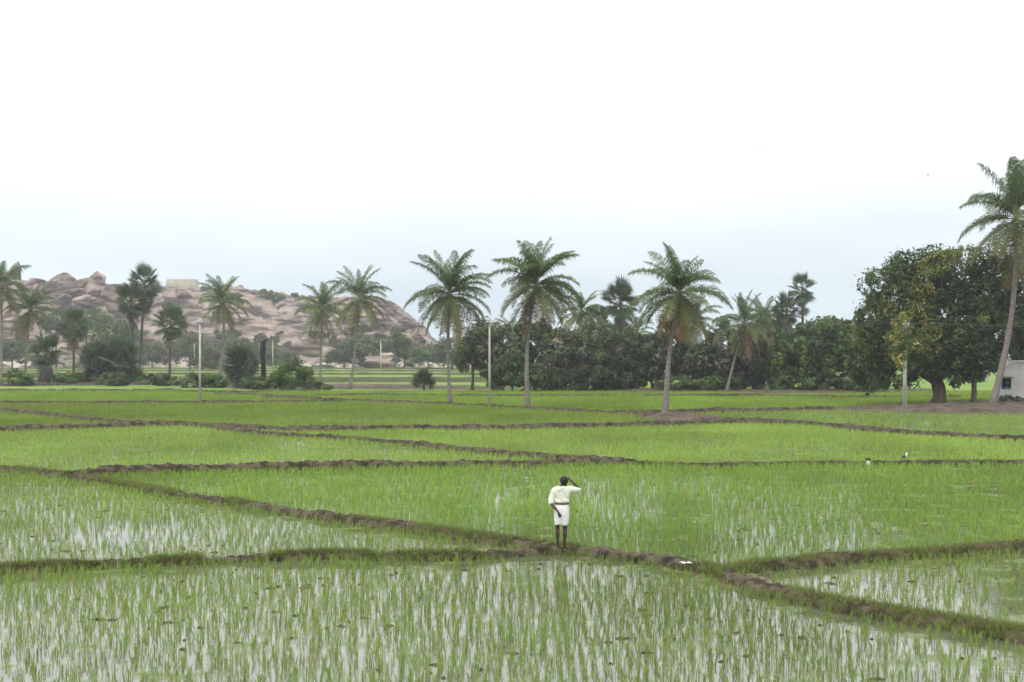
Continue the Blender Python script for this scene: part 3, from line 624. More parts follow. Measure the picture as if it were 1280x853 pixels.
tree('tall_tree', 'tall dim tree crown behind the second central palm', 'tree', (760, 480), [(742, 410, 22, 26), (762, 425, 24, 24)], 3600, 'dark', 0.42, 0.3, 3, 12, seed=17, mix='scrub')
tree('tall_tree', 'dim tree crown behind the pair of fan palms', 'tree', (965, 481), [(955, 420, 24, 26), (975, 415, 18, 20), (985, 440, 20, 20)], 3600, 'dark', 0.42, 0.3, 3, 12, seed=18, mix='scrub')
tree('spreading_tree', 'flat topped spreading tree over the rocks at the foot of the hill', 'tree', (506, 461.5), [(488, 426, 28, 13), (512, 438, 22, 12), (468, 436, 18, 9), (498, 437, 24, 11)], 4200, 'bush', 0.55, 0.35, 3, 14, seed=19, mix='scrub')
tree('round_bush', 'rounded bright green bush at the paddy edge left of the two middle palms', 'bush', (366, 488), [(365, 468, 23, 17), (352, 476, 14, 11), (385, 478, 14, 9)], 5200, 'bush', 0.2, 0.1, 2, 14, seed=20)
tree('low_bush', 'low sprawling bush right of the round bright bush', 'bush', (396, 488.5), [(396, 482, 13, 6), (408, 485, 8, 3)], 900, 'bush', 0.2, 0.08, 2, 10, seed=21, mix='scrub')
SH = [(78, 479, 'rounded shrub left of the small fan palm on the left bund'), (100, 478, 'shrub at the foot of the small fan palm with dry leaves'), (140, 480, 'shrub in front of the bushy fan palm pair on the left'), (168, 478, 'shrub at the foot of the tall twin fan palms'), (198, 480, 'brownish shrub beside the trunk of the lone fan palm'), (238, 482, 'shrub right of the lone fan palm by the white pole'), (265, 482, 'shrub between the white pole and the young fan palm'), (22, 480, 'shrub at the foot of the leftmost coconut palms'), (320, 484, 'thin shrub around the charred trunk')]
for k, (px, by, lab) in enumerate(SH):
    tree('shrub', lab, 'shrub', (px, by + 3), [(px, by - 5, 16 + (k * 7) % 9, 8 + (k * 5) % 4), (px + 9, by - 3, 11, 6)], 1300, 'scrub' if k % 3 else 'bush', 0.3, 0.07, 2, 10, seed=30 + k, group='shrubs along the left bund', mix='bush')
for k, (cx, cy, rx, ry, by, lab, pal) in enumerate([(108, 398, 26, 15, 462, 'dark green tree on the slope under the ridge pile', 'mango'), (140, 412, 26, 20, 464, 'dark tree behind the bushy fan palms', 'mango'), (70, 400, 18, 14, 461, 'grey green tree on the slope behind the second coconut palm', 'scrub'), (237, 432, 22, 18, 462, 'grey green tree behind the white pole', 'scrub'), (260, 447, 20, 14, 463, 'dark tree right of the white pole on the plain', 'scrub'),
                                                  (15, 437, 24, 14, 462, 'dark tree at the foot of the slope at the left edge', 'mango'), (190, 440, 20, 14, 461, 'tree between the twin fan palms and the lone one', 'scrub'), (330, 443, 24, 12, 461, 'grey green tree behind the charred trunk', 'scrub'), (355, 446, 18, 10, 460.5, 'low tree left of the pink boulder', 'scrub'), (430, 440, 22, 12, 461, 'grey green tree behind the second middle palm', 'scrub'), (565, 436, 20, 14, 463, 'grey tree behind the first central palm', 'scrub'), (605, 425, 26, 24, 470, 'pale grey bare looking tree behind the white pole', 'grey')]):
    tree('hill_tree', lab, 'tree', (cx, by), [(cx, cy, rx, ry), (cx + rx * 0.6, cy + ry * 0.5, rx * 0.7, ry * 0.7), (cx - rx * 0.6, cy + ry * 0.5, rx * 0.6, ry * 0.7)], 2600, pal, 0.5, 0.25, 2, 14, seed=50 + k, group='trees at the foot of the hill')
for k, (cx, cy, rx, ry, lab, pal) in enumerate([(628, 432, 26, 28, 'grey green tree behind the dense bush right of the white pole', 'grey'), (668, 428, 26, 30, 'tree crown directly behind the second central palm trunk', 'mango'), (782, 440, 22, 30, 'green tree under the single fan palm', 'mango'), (838, 428, 26, 32, 'tree behind the trunk of the dry fronded palm', 'dark'), (905, 432, 26, 32, 'tree behind the slender leaning coconut palm', 'mango'), (930, 445, 24, 30, 'tree just right of the slender leaning coconut palm', 'bush'), (1035, 418, 26, 20, 'upper tree crown above the bushy mango tree', 'bush'), (1090, 440, 22, 34, 'tree overlapping the left side of the huge mango', 'mango')]):
    tree('belt_tree', lab, 'tree', (cx, 488.2), [(cx, cy, rx, ry), (cx + rx * 0.6, cy + ry * 0.6, rx * 0.8, ry * 0.7), (cx - rx * 0.6, cy + ry * 0.5, rx * 0.8, ry * 0.7)], 5200, pal, 0.3, 0.22, 2, 14, seed=120 + k, group='trees of the belt behind the palms', mix='dark' if k % 2 else 'scrub')
for k, (cx, cy, rx, ry, by, lab) in enumerate([(535, 440, 22, 12, 462, 'scrubby tree at the right end of the hill foot'), (450, 428, 18, 10, 461, 'scrubby tree left of the spreading tree'), (300, 432, 20, 10, 461, 'scrubby tree behind the young fan palm')]):
    tree('hill_tree', lab, 'tree', (cx, by), [(cx, cy, rx, ry), (cx + rx * 0.6, cy + ry * 0.5, rx * 0.7, ry * 0.7), (cx - rx * 0.6, cy + ry * 0.5, rx * 0.6, ry * 0.7)], 2400, 'scrub', 0.5, 0.25, 2, 14, seed=140 + k, group='trees at the foot of the hill', mix='bush')
def hill_bush(px, py, w_, h_, lab, pal, seed, grp):
    g = np.random.default_rng(seed); p = hill_pt(px, py + h_ * 0.4); s = p[1] / FP
    t = thing('scrub_bush', lab, 'bush', p, grp)
    V, Q, K = leaves([(0, 0, h_ * 0.35 * s), (w_ * 0.25 * s, 0, h_ * 0.3 * s)], [(w_ * 0.42 * s, w_ * 0.42 * s, h_ * 0.5 * s), (w_ * 0.3 * s, w_ * 0.3 * s, h_ * 0.4 * s)], int(500 + w_ * 25), 0.55, GREENS[pal], g, lumps=10)
    V[:, 2] = np.maximum(V[:, 2], -2); obj('crown', mesh_np('crown', V, Q, col=K), M_leaf, t)
for k, a in enumerate([(332, 368, 22, 13, 'rounded bush on the skyline of the hill above the charred trunk'), (346, 371, 18, 11, 'right hand of the two skyline bushes on the hill'), (226, 357, 20, 8, 'bush in front of the stone bastion'), (256, 361, 14, 6, 'small bush right of the bastion'), (368, 369, 10, 6, 'tiny bush on the skyline right of the skyline pair'), (290, 417, 22, 10, 'bush halfway down the slope behind the leaning palm')]):
    hill_bush(*a, 'bush' if k < 2 else 'scrub', 700 + k, 'bushes on the hill')
g9 = np.random.default_rng(99)
for k in range(52):
    px = g9.uniform(-20, 560); lo = np.interp(px, PROF[:, 0], PROF[:, 1])
    py = g9.uniform(min(max(lo + 34, 408), 440), 452)
    hill_bush(px, py, g9.uniform(10, 24), g9.uniform(7, 13), 'grey green scrub bush on the lower slope of the rocky hill', 'scrub' if k % 2 else 'mango', 800 + k, 'scrub on the lower slope')

# ------------------------------------------------------------------ palms
def frond_mesh(elev, droop, seed, dead=False, L_=4.3, npair=52):
    g = np.random.default_rng(seed)
    n = 12; t = np.linspace(0, 1, n); ang = R(elev) - R(droop) * t ** 1.4; ang = np.maximum(ang, R(-86))
    d = np.c_[np.cos(ang), np.zeros(n), np.sin(ang)]; P = np.concatenate([[[0, 0, 0]], np.cumsum((d[:-1] + d[1:]) / 2, 0)]) * (L_ / (n - 1))
    P[:, 1] = g.normal(0, 0.12) * L_ * 0.25 * t ** 2
    V, Q, T = tube(P, np.linspace(0.045, 0.008, n), 4, cap=False)
    rc = np.array([0.2, 0.21, 0.09]) if not dead else np.array([0.2, 0.13, 0.08])
    K = [np.repeat(rc[None], len(V), 0)]; VV = [V]; o = len(V); TT = [T]; QQ = [Q]
    for side in (-1, 1):
        tt = np.linspace(0.13, 0.995, npair) + g.normal(0, 0.006, npair); tt = np.clip(tt, 0, 1)
        p = np.stack([np.interp(tt, t, P[:, k]) for k in range(3)], 1); a = np.interp(tt, t, ang)
        fw = np.c_[np.cos(a), np.zeros(npair), np.sin(a)]; up = np.c_[-np.sin(a), np.zeros(npair), np.cos(a)]
        ll = (0.95 if elev > 62 else 1.22) * np.sin((0.14 + 0.82 * tt) * np.pi) ** 0.6 * g.uniform(0.8, 1.12, npair)
        sd = np.array([0, side, 0.0])
        d0 = sd * 0.75 + fw * 0.62 + up * 0.28 + g.normal(0, 0.14, (npair, 3)); d0 /= np.linalg.norm(d0, axis=1)[:, None]
        gr = np.array([0, 0, -1.0]) * (0.95 if dead else 0.75 + 0.35 * g.uniform(0, 1))
        d1 = d0 * 0.6 + gr; d1 /= np.linalg.norm(d1, axis=1)[:, None]
        w0 = fw * 0.029
        m1 = p + d0 * (ll * 0.5)[:, None]; m2 = m1 + d1 * (ll * 0.5)[:, None]
        V = np.stack([p - w0, p + w0, m1 + w0 * 1.05, m1 - w0 * 1.05, m2], 1).reshape(-1, 3)
        i = np.arange(npair) * 5 + o
        QQ.append(np.stack([i, i + 1, i + 2, i + 3], 1)); TT.append(np.stack([i + 3, i + 2, i + 4], 1)); VV.append(V); o += len(V)
        if dead: c = np.array([0.23, 0.15, 0.075])[None] * g.uniform(0.6, 1.3, (npair, 1))
        else:
            f = np.clip((35 - elev) / 90, 0, 1)
            c = (np.array([0.1, 0.16, 0.048]) * (1 - f) + np.array([0.155, 0.172, 0.055]) * f)[None] * g.uniform(0.75, 1.25, (npair, 1))
            tipb = np.clip((tt - 0.75) * 4, 0, 1)[:, None] * f * 0.5; c = c * (1 - tipb) + np.array([0.22, 0.15, 0.07]) * tipb
        K.append(np.repeat(c, 5, 0))
    me = mesh_np('frond', np.concatenate(VV), np.concatenate(QQ), np.concatenate(TT), np.concatenate(K)); me.materials.append(M_frond)
    return me
ELEV = [(80, 24), (74, 34), (68, 44), (60, 55), (48, 68), (36, 74), (22, 72), (8, 66), (-8, 58), (-24, 48), (-40, 36), (-56, 24)]
FR = [[frond_mesh(e, d, 60 + i * 4 + k) for k in range(3)] for i, (e, d) in enumerate(ELEV)]
FRD = [frond_mesh(e, d, 900 + i, dead=True) for i, (e, d) in enumerate([(-50, 30), (-62, 22), (-72, 12)])]
def trunk_pts(top, bow, n=14):
    t = np.linspace(0, 1, n)[:, None]; return t * np.asarray(top) + np.sin(t * np.pi) * np.asarray(bow)
def coconut(label, base, crown, rpx, bow=0, n=26, dead=3, seed=0, rad=0.17, lows=True, group='coconut palms'):
    g = np.random.default_rng(2000 + seed)
    B = G(*base); Y = B[1]; s = Y / FP; top = AT(*crown, Y) - B
    t = thing('coconut_palm', label, 'palm tree', B, group)
    pts = trunk_pts(top, (bow * s, 0, 0), 18); pts[0, 2] -= 0.2
    tt = np.linspace(0, 1, 18); r = rad * g.uniform(0.9, 1.12) * (1 + 0.85 * np.exp(-tt * 14) - 0.34 * tt) * (1 + 0.06 * g.normal(0, 1, 18))
    obj('trunk', mesh_np('trunk', *tube(pts, r, 9, wob=0.15, seed=seed), smooth=True), M_palmbark, t)
    sc_ = rpx * s / 3.68; wx, wa = g.uniform(0.1, 0.7), g.uniform(0, 6.28); n = int(n * 1.22) + int(g.integers(0, 5))
    lo = len(ELEV) - 1 if lows else 8
    for k in range(n):
        f = (k + 0.5) / n; e = int(np.clip(round(f ** 0.88 * lo + wx * math.cos(k * 2.39996 + wa) + g.normal(0, 0.7)), 0, lo))
        o = obj('frond', FR[e][int(g.integers(0, 3))], None, t); o.location = top + [0, 0, -0.5 * sc_ * f]
        o.rotation_euler = (g.normal(0, 0.15), g.normal(0, 0.1), k * 2.39996 + g.normal(0, 0.35)); o.scale = (sc_ * g.uniform(0.78, 1.12) * (0.86 if e == 0 else 0.95 if e == 1 else 1.0),) * 3
    for k in range(dead):
        o = obj('frond', FRD[int(g.integers(0, 3))], None, t); o.location = top + [0, 0, -0.55 * sc_]; o['label'] = 'dry brown hanging frond'
        o.rotation_euler = (0, 0, k * 2.2 + g.uniform(0, 1)); o.scale = (sc_ * g.uniform(0.75, 1.0),) * 3
    # a few nuts in the crown
    parts = []
    for k in range(7):
        bm = bmesh.new(); bmesh.ops.create_icosphere(bm, subdivisions=1, radius=0.13)
        v = np.array([x.co[:] for x in bm.verts]) * [1, 1, 1.25]; f = np.array([[q.index for q in p.verts] for p in bm.faces]); bm.free()
        a = k * 0.9; parts.append((v + top + [math.cos(a) * 0.3, math.sin(a) * 0.3, -0.55 - 0.12 * (k % 2)], np.zeros((0, 4), int), f))
    obj('coconuts', mesh_np('coconuts', *join(parts), smooth=True), NUT, t)['kind'] = 'stuff'
    return t
NUT = flat('coconut_husk', (0.12, 0.1, 0.03), 0.6)
coconut('left of the two tall central coconut palms, straight trunk beside the white pole', (563, 505), (563, 364), 52, -3, 38, 4, 1)
coconut('central coconut palm right of the white pole with a gently curved trunk', (660, 511.5), (671, 352), 57, -6, 40, 5, 2)
coconut('coconut palm with many dry brown hanging fronds on the brown mound', (831, 522), (849, 362), 57, -3, 38, 8, 3, rad=0.2)
coconut('right of the paired coconut palms in front of the rocky hill', (437, 487), (449, 370), 40, 2, 24, 2, 4)
coconut('left of the paired coconut palms in front of the rocky hill', (400, 478), (403, 384), 37, 0, 24, 1, 5, rad=0.2)
coconut('lone coconut palm behind the white pole, in front of the hill', (273, 478), (278, 375), 34, 4, 24, 1, 6, rad=0.22)
coconut('tallest coconut palm at the left edge, cut by the frame', (2, 479), (2, 356), 36, 0, 24, 2, 7, rad=0.2)
coconut('coconut palm just right of the left edge palm', (30, 478), (38, 384), 34, 0, 24, 3, 8, rad=0.2)
coconut('slender coconut palm with a leaning trunk before the tree belt', (908, 490.5), (930, 402), 40, 0, 24, 3, 9)
coconut('tall coconut palm leaning over the white house at the right edge', (1240, 509), (1270, 268), 72, 10, 28, 4, 10, rad=0.26)
coconut('coconut palm half hidden behind the dry fronded palm, far trunk', (851, 487), (868, 398), 36, 0, 20, 2, 11, rad=0.22)
coconut('coconut palm peeping out right of the second central palm crown', (742, 486), (727, 388), 30, 0, 20, 2, 12)
coconut('small coconut palm between the fan palm and the dry fronded palm', (796, 483), (797, 412), 28, 0, 20, 2, 13)
coconut('small dark coconut palm left of the pair of fan palms', (960, 484), (955, 398), 30, 0, 20, 2, 14)
coconut('thin coconut palm at the gap under the second central palm crown', (625, 486), (640, 418), 26, 0, 16, 2, 15)

def fan_mesh(seed, dead=False):
    g = np.random.default_rng(seed)
    pl = g.uniform(0.95, 1.3); n = 19; span = R(150) if not dead else R(95); Rf = 1.0
    t = np.linspace(0, 1, 5); P = np.c_[t * pl, np.zeros(5), -0.12 * t ** 2]
    V, Q, T = tube(P, 0.028, 4, cap=False); VV, QQ, TT = [V], [Q], [T]; o = len(V); K = [np.repeat([[0.17, 0.17, 0.08]], len(V), 0)]
    c0 = P[-1]; a = np.linspace(-span, span, n); r = Rf * (0.82 + 0.18 * np.cos(a * 0.6)) * g.uniform(0.88, 1.06, n)
    bend = -0.28 * (np.abs(a) / span) ** 2 - (0.5 if dead else 0.12) * g.uniform(0.5, 1, n)
    da = (a[1] - a[0]) * 0.46
    for s_ in range(n):
        ca, cb = a[s_] - da, a[s_] + da
        pm = c0 + np.array([math.cos(a[s_]), math.sin(a[s_]), 0]) * r[s_] * 0.5 + [0, 0, 0.02]
        pa = c0 + np.array([math.cos(ca), math.sin(ca), 0]) * r[s_] * 0.48; pb = c0 + np.array([math.cos(cb), math.sin(cb), 0]) * r[s_] * 0.48
        tip = c0 + np.array([math.cos(a[s_]), math.sin(a[s_]), bend[s_] * 0.7]) * r[s_]
        pa[2] -= 0.03; pb[2] -= 0.03
        VV.append(np.array([c0, pa, pm, pb, tip])); TT.append(np.array([[0, 1, 2], [0, 2, 3], [1, 4, 2], [2, 4, 3]]) + o); o += 5
        col = (np.array([0.2, 0.185, 0.15]) if dead else np.array([0.075, 0.115, 0.058])) * g.uniform(0.75, 1.25); K.append(np.repeat(col[None], 5, 0))
    me = mesh_np('frond', np.concatenate(VV), np.concatenate(QQ), np.concatenate(TT), np.concatenate(K)); me.materials.append(M_frond); return me
FAN = [fan_mesh(i) for i in range(5)]; FAND = [fan_mesh(50 + i, True) for i in range(3)]
def palmyra(label, base, crown, rpx, n=34, dead=8, seed=0, rad=0.2, skirt=0, group='palmyra fan palms', spread=1.0, eb=(74, -58), double=0):
    g = np.random.default_rng(3000 + seed); B = G(*base); Y = B[1]; s = Y / FP; top = AT(*crown, Y) - B
    t = thing('fan_palm', label, 'palm tree', B, group)
    pts = trunk_pts(top, (0, 0, 0), 12); pts[0, 2] -= 0.2; tt = np.linspace(0, 1, 12)
    obj('trunk', mesh_np('trunk', *tube(pts, rad * (1 + 0.6 * np.exp(-tt * 9) - 0.15 * tt), 9, wob=0.25, seed=seed), smooth=True), M_darkbark, t)
    sc_ = rpx * s / 1.9; n = int(n * 1.05)
    for k in range(n):
        f = (k + 0.5) / n; el = R(eb[0] + (eb[1] - eb[0]) * f + g.normal(0, 9))
        o = obj('frond', FAN[int(g.integers(0, 5))], None, t); o.location = top + [0, 0, 0.35 * sc_ - 0.55 * sc_ * f]
        o.rotation_mode = 'XYZ'; mt_ = Matrix.Rotation(k * 2.39996 + g.normal(0, 0.2), 4, 'Z') @ Matrix.Rotation(-el, 4, 'Y') @ Matrix.Rotation(g.normal(0, 0.7), 4, 'X')
        o.rotation_euler = mt_.to_euler(); o.scale = (sc_ * g.uniform(0.85, 1.1),) * 3
    for k in range(dead):
        el = R(g.uniform(-82, -60)); o = obj('frond', FAND[int(g.integers(0, 3))], None, t); o['label'] = 'dry grey hanging fan leaf'
        o.location = top + [0, 0, -0.3 * sc_ - (g.uniform(0, skirt) * s if skirt else 0)]
        o.rotation_euler = (Matrix.Rotation(g.uniform(0, 6.28), 4, 'Z') @ Matrix.Rotation(-el, 4, 'Y') @ Matrix.Rotation(g.normal(0, 0.5), 4, 'X')).to_euler(); o.scale = (sc_ * g.uniform(0.75, 1.0),) * 3
    return t
palmyra('taller of the twin fan palms on the left bund', (173, 479), (181, 356), 24, 30, 8, 1, skirt=26)
palmyra('shorter of the twin fan palms on the left bund', (167, 479.5), (164, 376), 22, 34, 10, 2, skirt=12)
palmyra('lone fan palm left of the white pole with a dark bushy foot', (212, 480), (213, 404), 22, 32, 8, 3, skirt=10)
palmyra('small fan palm with pale dry leaves between the coconut palm and the bushy palms', (92, 479), (92, 408), 21, 30, 10, 4, skirt=8)
palmyra('squat fan palm wrapped in a skirt of grey dead leaves', (55, 482), (57, 442), 22, 36, 60, 5, skirt=26, rad=0.35)
palmyra('left of the squat bushy fan palms without visible trunk', (122, 481), (121, 455), 27, 60, 14, 6, skirt=12, rad=0.3, eb=(80, -75))
palmyra('right of the squat bushy fan palms without visible trunk', (152, 481), (151, 453), 29, 64, 14, 7, skirt=14, rad=0.3, eb=(80, -75))
palmyra('young fan palm forming a full round clump down to the ground', (299, 486), (300, 458), 24, 80, 34, 8, skirt=12, rad=0.25, eb=(85, -75))
palmyra('tiny stemless fan palm sprouting in front of the first central palm field', (530, 488.5), (530, 480), 17, 40, 0, 9, eb=(85, 2), rad=0.15, group='fan palm sprouts')
palmyra('single fan palm right of the second central palm', (775, 486), (776, 378), 25, 36, 12, 10, skirt=12, rad=0.24)
palmyra('taller of the fan palm pair behind the bushy mango', (1004, 484), (1003, 362), 19, 28, 8, 11, skirt=18)
palmyra('shorter of the fan palm pair behind the bushy mango', (985, 484), (983, 388), 20, 30, 10, 12, skirt=12)
# charred trunk
B = G(329, 485); s = B[1] / FP
t = thing('charred_trunk', 'black charred palm trunk without a crown standing beside the young fan palm', 'tree trunk', B)
z = np.linspace(-0.2, 59 * s, 12); obj('trunk', mesh_np('trunk', *tube(np.c_[np.sin(z) * 0.05, z * 0, z], 0.36 * (1 + 0.12 * np.sin(np.arange(12) * 2.3)), 9, wob=0.4), smooth=True), flat('char', (0.018, 0.015, 0.013), 0.95), t)
obj('stub', mesh_np('stub', *tube([(0, 0, 57 * s), (0.35, 0, 60.5 * s), (0.6, 0.1, 59 * s)], [0.12, 0.09, 0.03], 6)), flat('char_stub', (0.03, 0.025, 0.02), 0.95), t)

# ------------------------------------------------------------------ poles and wires
def pole(label, base, top_py, rad, seed=0, creeper=False):
    B = G(*base); Y = B[1]; s = Y / FP; H = (base[1] - top_py) * s
    t = thing('power_pole', label, 'power pole', B, 'concrete power poles')
    v, q, t_ = box(0, 0, H / 2 - 0.15, rad * 2, rad * 1.5, H + 0.3); v[v[:, 2] > 1] *= [0.72, 0.72, 1]
    obj('shaft', mesh_np('shaft', v, q, t_), M_concrete, t)
    obj('crossarm', mesh_np('crossarm', *box(0, -rad - 0.04, H - 0.42, 0.55, 0.07, 0.08)), M_wire, t)
    for dx in (-0.22, 0.22):
        obj('insulator', mesh_np('insulator', *tube([(dx, -rad - 0.04, H - 0.38), (dx, -rad - 0.04, H - 0.3), (dx, -rad - 0.04, H - 0.2)], [0.05, 0.055, 0.03], 8)), M_white, t)
    if creeper:
        g = np.random.default_rng(5)
        V, Q, K = leaves([(0, 0, H * 0.62), (-0.3, 0, H * 0.78), (-0.15, 0, H * 0.95)], [(0.8, 0.7, H * 0.16), (1.25, 0.9, H * 0.17), (0.9, 0.8, H * 0.13)], 1500, 0.14, GREENS['yellow'] + GREENS['lime'] + GREENS['mango'], g, lumps=12)
        obj('creeper', mesh_np('creeper', V, Q, col=K), M_leaf, t)
    return B + [0, -rad - 0.04, H - 0.19]
tops = [pole('white concrete pole standing in the left paddy before the rocky hill', (250, 505), 398, 0.105), pole('white concrete pole between the two central coconut palms', (612, 510), 398, 0.105), pole('grey white pole before the huge mango tree, its top wrapped in a yellow green creeper', (1131, 519), 400, 0.14, creeper=True)]
d0 = tops[0] - (tops[1] - tops[0]); d3 = tops[2] + (tops[2] - tops[1])
chain = [d0] + tops + [d3]
for dx, lab in ((-0.22, 'thin power wire strung along the left insulators of the poles'), (0.22, 'thin power wire strung along the right insulators of the poles')):
    pts = []
    for a_, b_ in zip(chain[:-1], chain[1:]):
        for f in np.linspace(0, 1, 12, endpoint=False): pts.append(a_ * (1 - f) + b_ * f + np.array([dx, 0, -4 * f * (1 - f) * 0.35]))
    pts.append(chain[-1] + np.array([dx, 0, 0]))
    tag(obj('power_wire', mesh_np('power_wire', *tube(pts, 0.006, 4))), lab, 'wire', 'power wires').data.materials.append(M_wire)
for px, bp_, tp, lab in ((341, 463, 425, 'thin far pole behind the charred trunk'), (476, 466, 425, 'thin far pole left of the spreading tree'), (243, 463, 430, 'thin far pole behind the leaning white pole'), (804, 485, 430, 'thin pale pole in the gap of the tree belt')):
    B = G(px, bp_); s = B[1] / FP; H = (bp_ - tp) * s
    t = thing('far_pole', lab, 'pole', B, 'distant poles'); obj('shaft', mesh_np('shaft', *tube([(0, 0, -0.2), (0, 0, H * 0.5), (0, 0, H)], [0.17, 0.15, 0.12], 8)), M_concrete, t)
    obj('crossarm', mesh_np('crossarm', *box(0, -0.2, H - 0.4, 1.2, 0.1, 0.1)), M_wire, t)

# ------------------------------------------------------------------ house at the right edge
B = G(1246, 505); s = B[1] / FP
t = thing('house', 'whitewashed house with a small teal framed window at the right edge', 'house', B, rotz=-R(19.5))
W_, H_ = 150 * s, 52 * s
def prism(poly, y0, y1):
    n = len(poly); V = np.array([(x, y0, z) for x, z in poly] + [(x, y1, z) for x, z in poly]); k = np.arange(n); k2 = (k + 1) % n
    return V, np.stack([k, k2, k2 + n, k + n], 1), k, k[::-1] + n
wx0, wx1, wz0, wz1 = 5.5 * s, 17 * s, 18 * s, 32.5 * s
def wallmesh():
    bm = bmesh.new()
    # front wall as pieces round the window opening, then the other walls
    def quad(pts): bm.faces.new([bm.verts.new(p) for p in pts])
    top = lambda x: min(H_, 36 * s + x / (19 * s) * 16 * s)
    xs = [0, wx0, wx1, 19 * s, W_]
    for a_, b_ in zip(xs[:-1], xs[1:]):
        if a_ == wx0:
            quad([(a_, 0, -0.2), (b_, 0, -0.2), (b_, 0, wz0), (a_, 0, wz0)]); quad([(a_, 0, wz1), (b_, 0, wz1), (b_, 0, top(b_)), (a_, 0, top(a_))])
        else: quad([(a_, 0, -0.2), (b_, 0, -0.2), (b_, 0, top(b_)), (a_, 0, top(a_))])
    for p, q in (((wx0, wz0), (wx1, wz0)), ((wx1, wz0), (wx1, wz1)), ((wx1, wz1), (wx0, wz1)), ((wx0, wz1), (wx0, wz0))):
        quad([(p[0], 0, p[1]), (q[0], 0, q[1]), (q[0], 0.22, q[1]), (p[0], 0.22, p[1])])
    D = 5.0
    quad([(0, D, -0.2), (0, 0, -0.2), (0, 0, top(0)), (0, D, top(0))]); quad([(W_, 0, -0.2), (W_, D, -0.2), (W_, D, H_), (W_, 0, H_)])
    quad([(W_, D, -0.2), (0, D, -0.2), (0, D, top(0)), (19 * s, D, H_), (W_, D, H_)])
    me = bpy.data.meshes.new('wall'); bm.to_mesh(me); bm.free(); return me
obj('wall', wallmesh(), M_wall, t)
V, Q, a_, b_ = prism([(-0.15, 36 * s - 0.09), (19 * s, H_ + 0.002), (W_ + 0.1, H_ + 0.002), (W_ + 0.1, H_ + 0.14), (19 * s - 0.05, H_ + 0.14), (-0.15, 36 * s + 0.06)], -0.12, 5.1)
bm = bmesh.new(); vv = [bm.verts.new(x) for x in V]; [bm.faces.new([vv[i] for i in f]) for f in Q]; bm.faces.new([vv[i] for i in a_[::-1]]); bm.faces.new([vv[i] for i in b_[::-1]]); bmesh.ops.recalc_face_normals(bm, faces=bm.faces)
me = bpy.data.meshes.new('roof'); bm.to_mesh(me); bm.free(); obj('roof', me, M_wall, t)
wn = obj('window', mesh_np('window', *join([box(wx0 + 0.04, 0.1, (wz0 + wz1) / 2, 0.08, 0.08, wz1 - wz0 - 0.01), box(wx1 - 0.04, 0.1, (wz0 + wz1) / 2, 0.08, 0.08, wz1 - wz0 - 0.01), box((wx0 + wx1) / 2, 0.1, wz0 + 0.11, wx1 - wx0 - 0.16, 0.08, 0.2), box((wx0 + wx1) / 2, 0.1, wz1 - 0.05, wx1 - wx0 - 0.16, 0.08, 0.08), box((wx0 + wx1) / 2, 0.105, (wz0 + wz1) / 2, 0.05, 0.06, wz1 - wz0 - 0.3)])), M_teal, t)
obj('pane', mesh_np('pane', *box((wx0 + wx1) / 2, 0.17, (wz0 + wz1) / 2, wx1 - wx0 - 0.02, 0.02, wz1 - wz0 - 0.02)), flat('dark_glass', (0.015, 0.02, 0.025), 0.15, 0.5), wn)
obj('plinth', mesh_np('plinth', *box(W_ / 2 + 0.1, -0.04, 0.2, W_ - 0.3, 0.1, 0.55)), M_stone, t)
obj('sunshade', mesh_np('sunshade', *box((wx0 + wx1) / 2, -0.27, wz1 + 0.12, wx1 - wx0 + 0.5, 0.55, 0.09)), M_concrete, t)
tree('dry_bush', 'dry brown bush against the foot of the white house wall', 'bush', (1262, 506.5), [(1258, 500, 9, 5), (1272, 501, 10, 5)], 900, 'grey', 0.16, 0.06, 2, 10, seed=88)
# far white building seen between the trunks
B = G(1222, 478); s = B[1] / FP
t = thing('far_house', 'white building glimpsed between the tree trunks beside the house', 'house', B)
obj('wall', mesh_np('wall', *box(6 * s, 2, 8 * s, 16 * s, 4, 17 * s)), M_wall, t); obj('roof', mesh_np('roof', *box(6 * s, 2, 17.1 * s, 18 * s, 4.6, 1.0 * s)), M_concrete, t)
dr = obj('door', mesh_np('door', *box(6 * s, -0.03, 6 * s, 6 * s, 0.08, 12 * s)), flat('grey_door', (0.25, 0.27, 0.28)), t)

# ------------------------------------------------------------------ marker stone, birds, litter
B = G(1085, 583.5); s = B[1] / FP
t = thing('marker_stone', 'small white boundary post with a dark cap on the bund', 'marker post', B)
obj('shaft', mesh_np('shaft', *loft([ring(2.6 * s, 2.2 * s, 0.0, 16), ring(2.4 * s, 2.0 * s, 6.5 * s, 16), ring(2.3 * s, 2.0 * s, 8.4 * s, 16)])), M_white, t)
obj('cap', mesh_np('cap', *loft([ring(3.1 * s, 2.6 * s, 8.0 * s, 16), ring(3.3 * s, 2.8 * s, 9.2 * s, 16), ring(2.6 * s, 2.2 * s, 10.6 * s, 16)])), M_dark, t)
def ell(c, r, n=10, m=7):
    th = np.linspace(0, np.pi, m); rr = []
    for x in th: a = np.arange(n) / n * 2 * np.pi; rr.append(np.c_[np.full(n, -math.cos(x)) * r[0], np.cos(a) * math.sin(x) * r[1], np.sin(a) * math.sin(x) * r[2]] + c)
    return loft(rr, cap=False)
B = G(1131, 582); s = B[1] / FP
t = thing('wading_bird', 'small black and white bird standing on the bund', 'bird', B + np.array([0, 0, 0.22]))
v, q, tt = ell((0, 0, 0), (3.6 * s, 1.6 * s, 1.7 * s)); 
cR, sR = math.cos(R(35)), math.sin(R(35)); rot = np.array([[cR, 0, -sR], [0, 1, 0], [sR, 0, cR]])
obj('body', mesh_np('body', v @ rot.T + [0, 0, 5 * s], q, tt, smooth=True), M_dark, t)
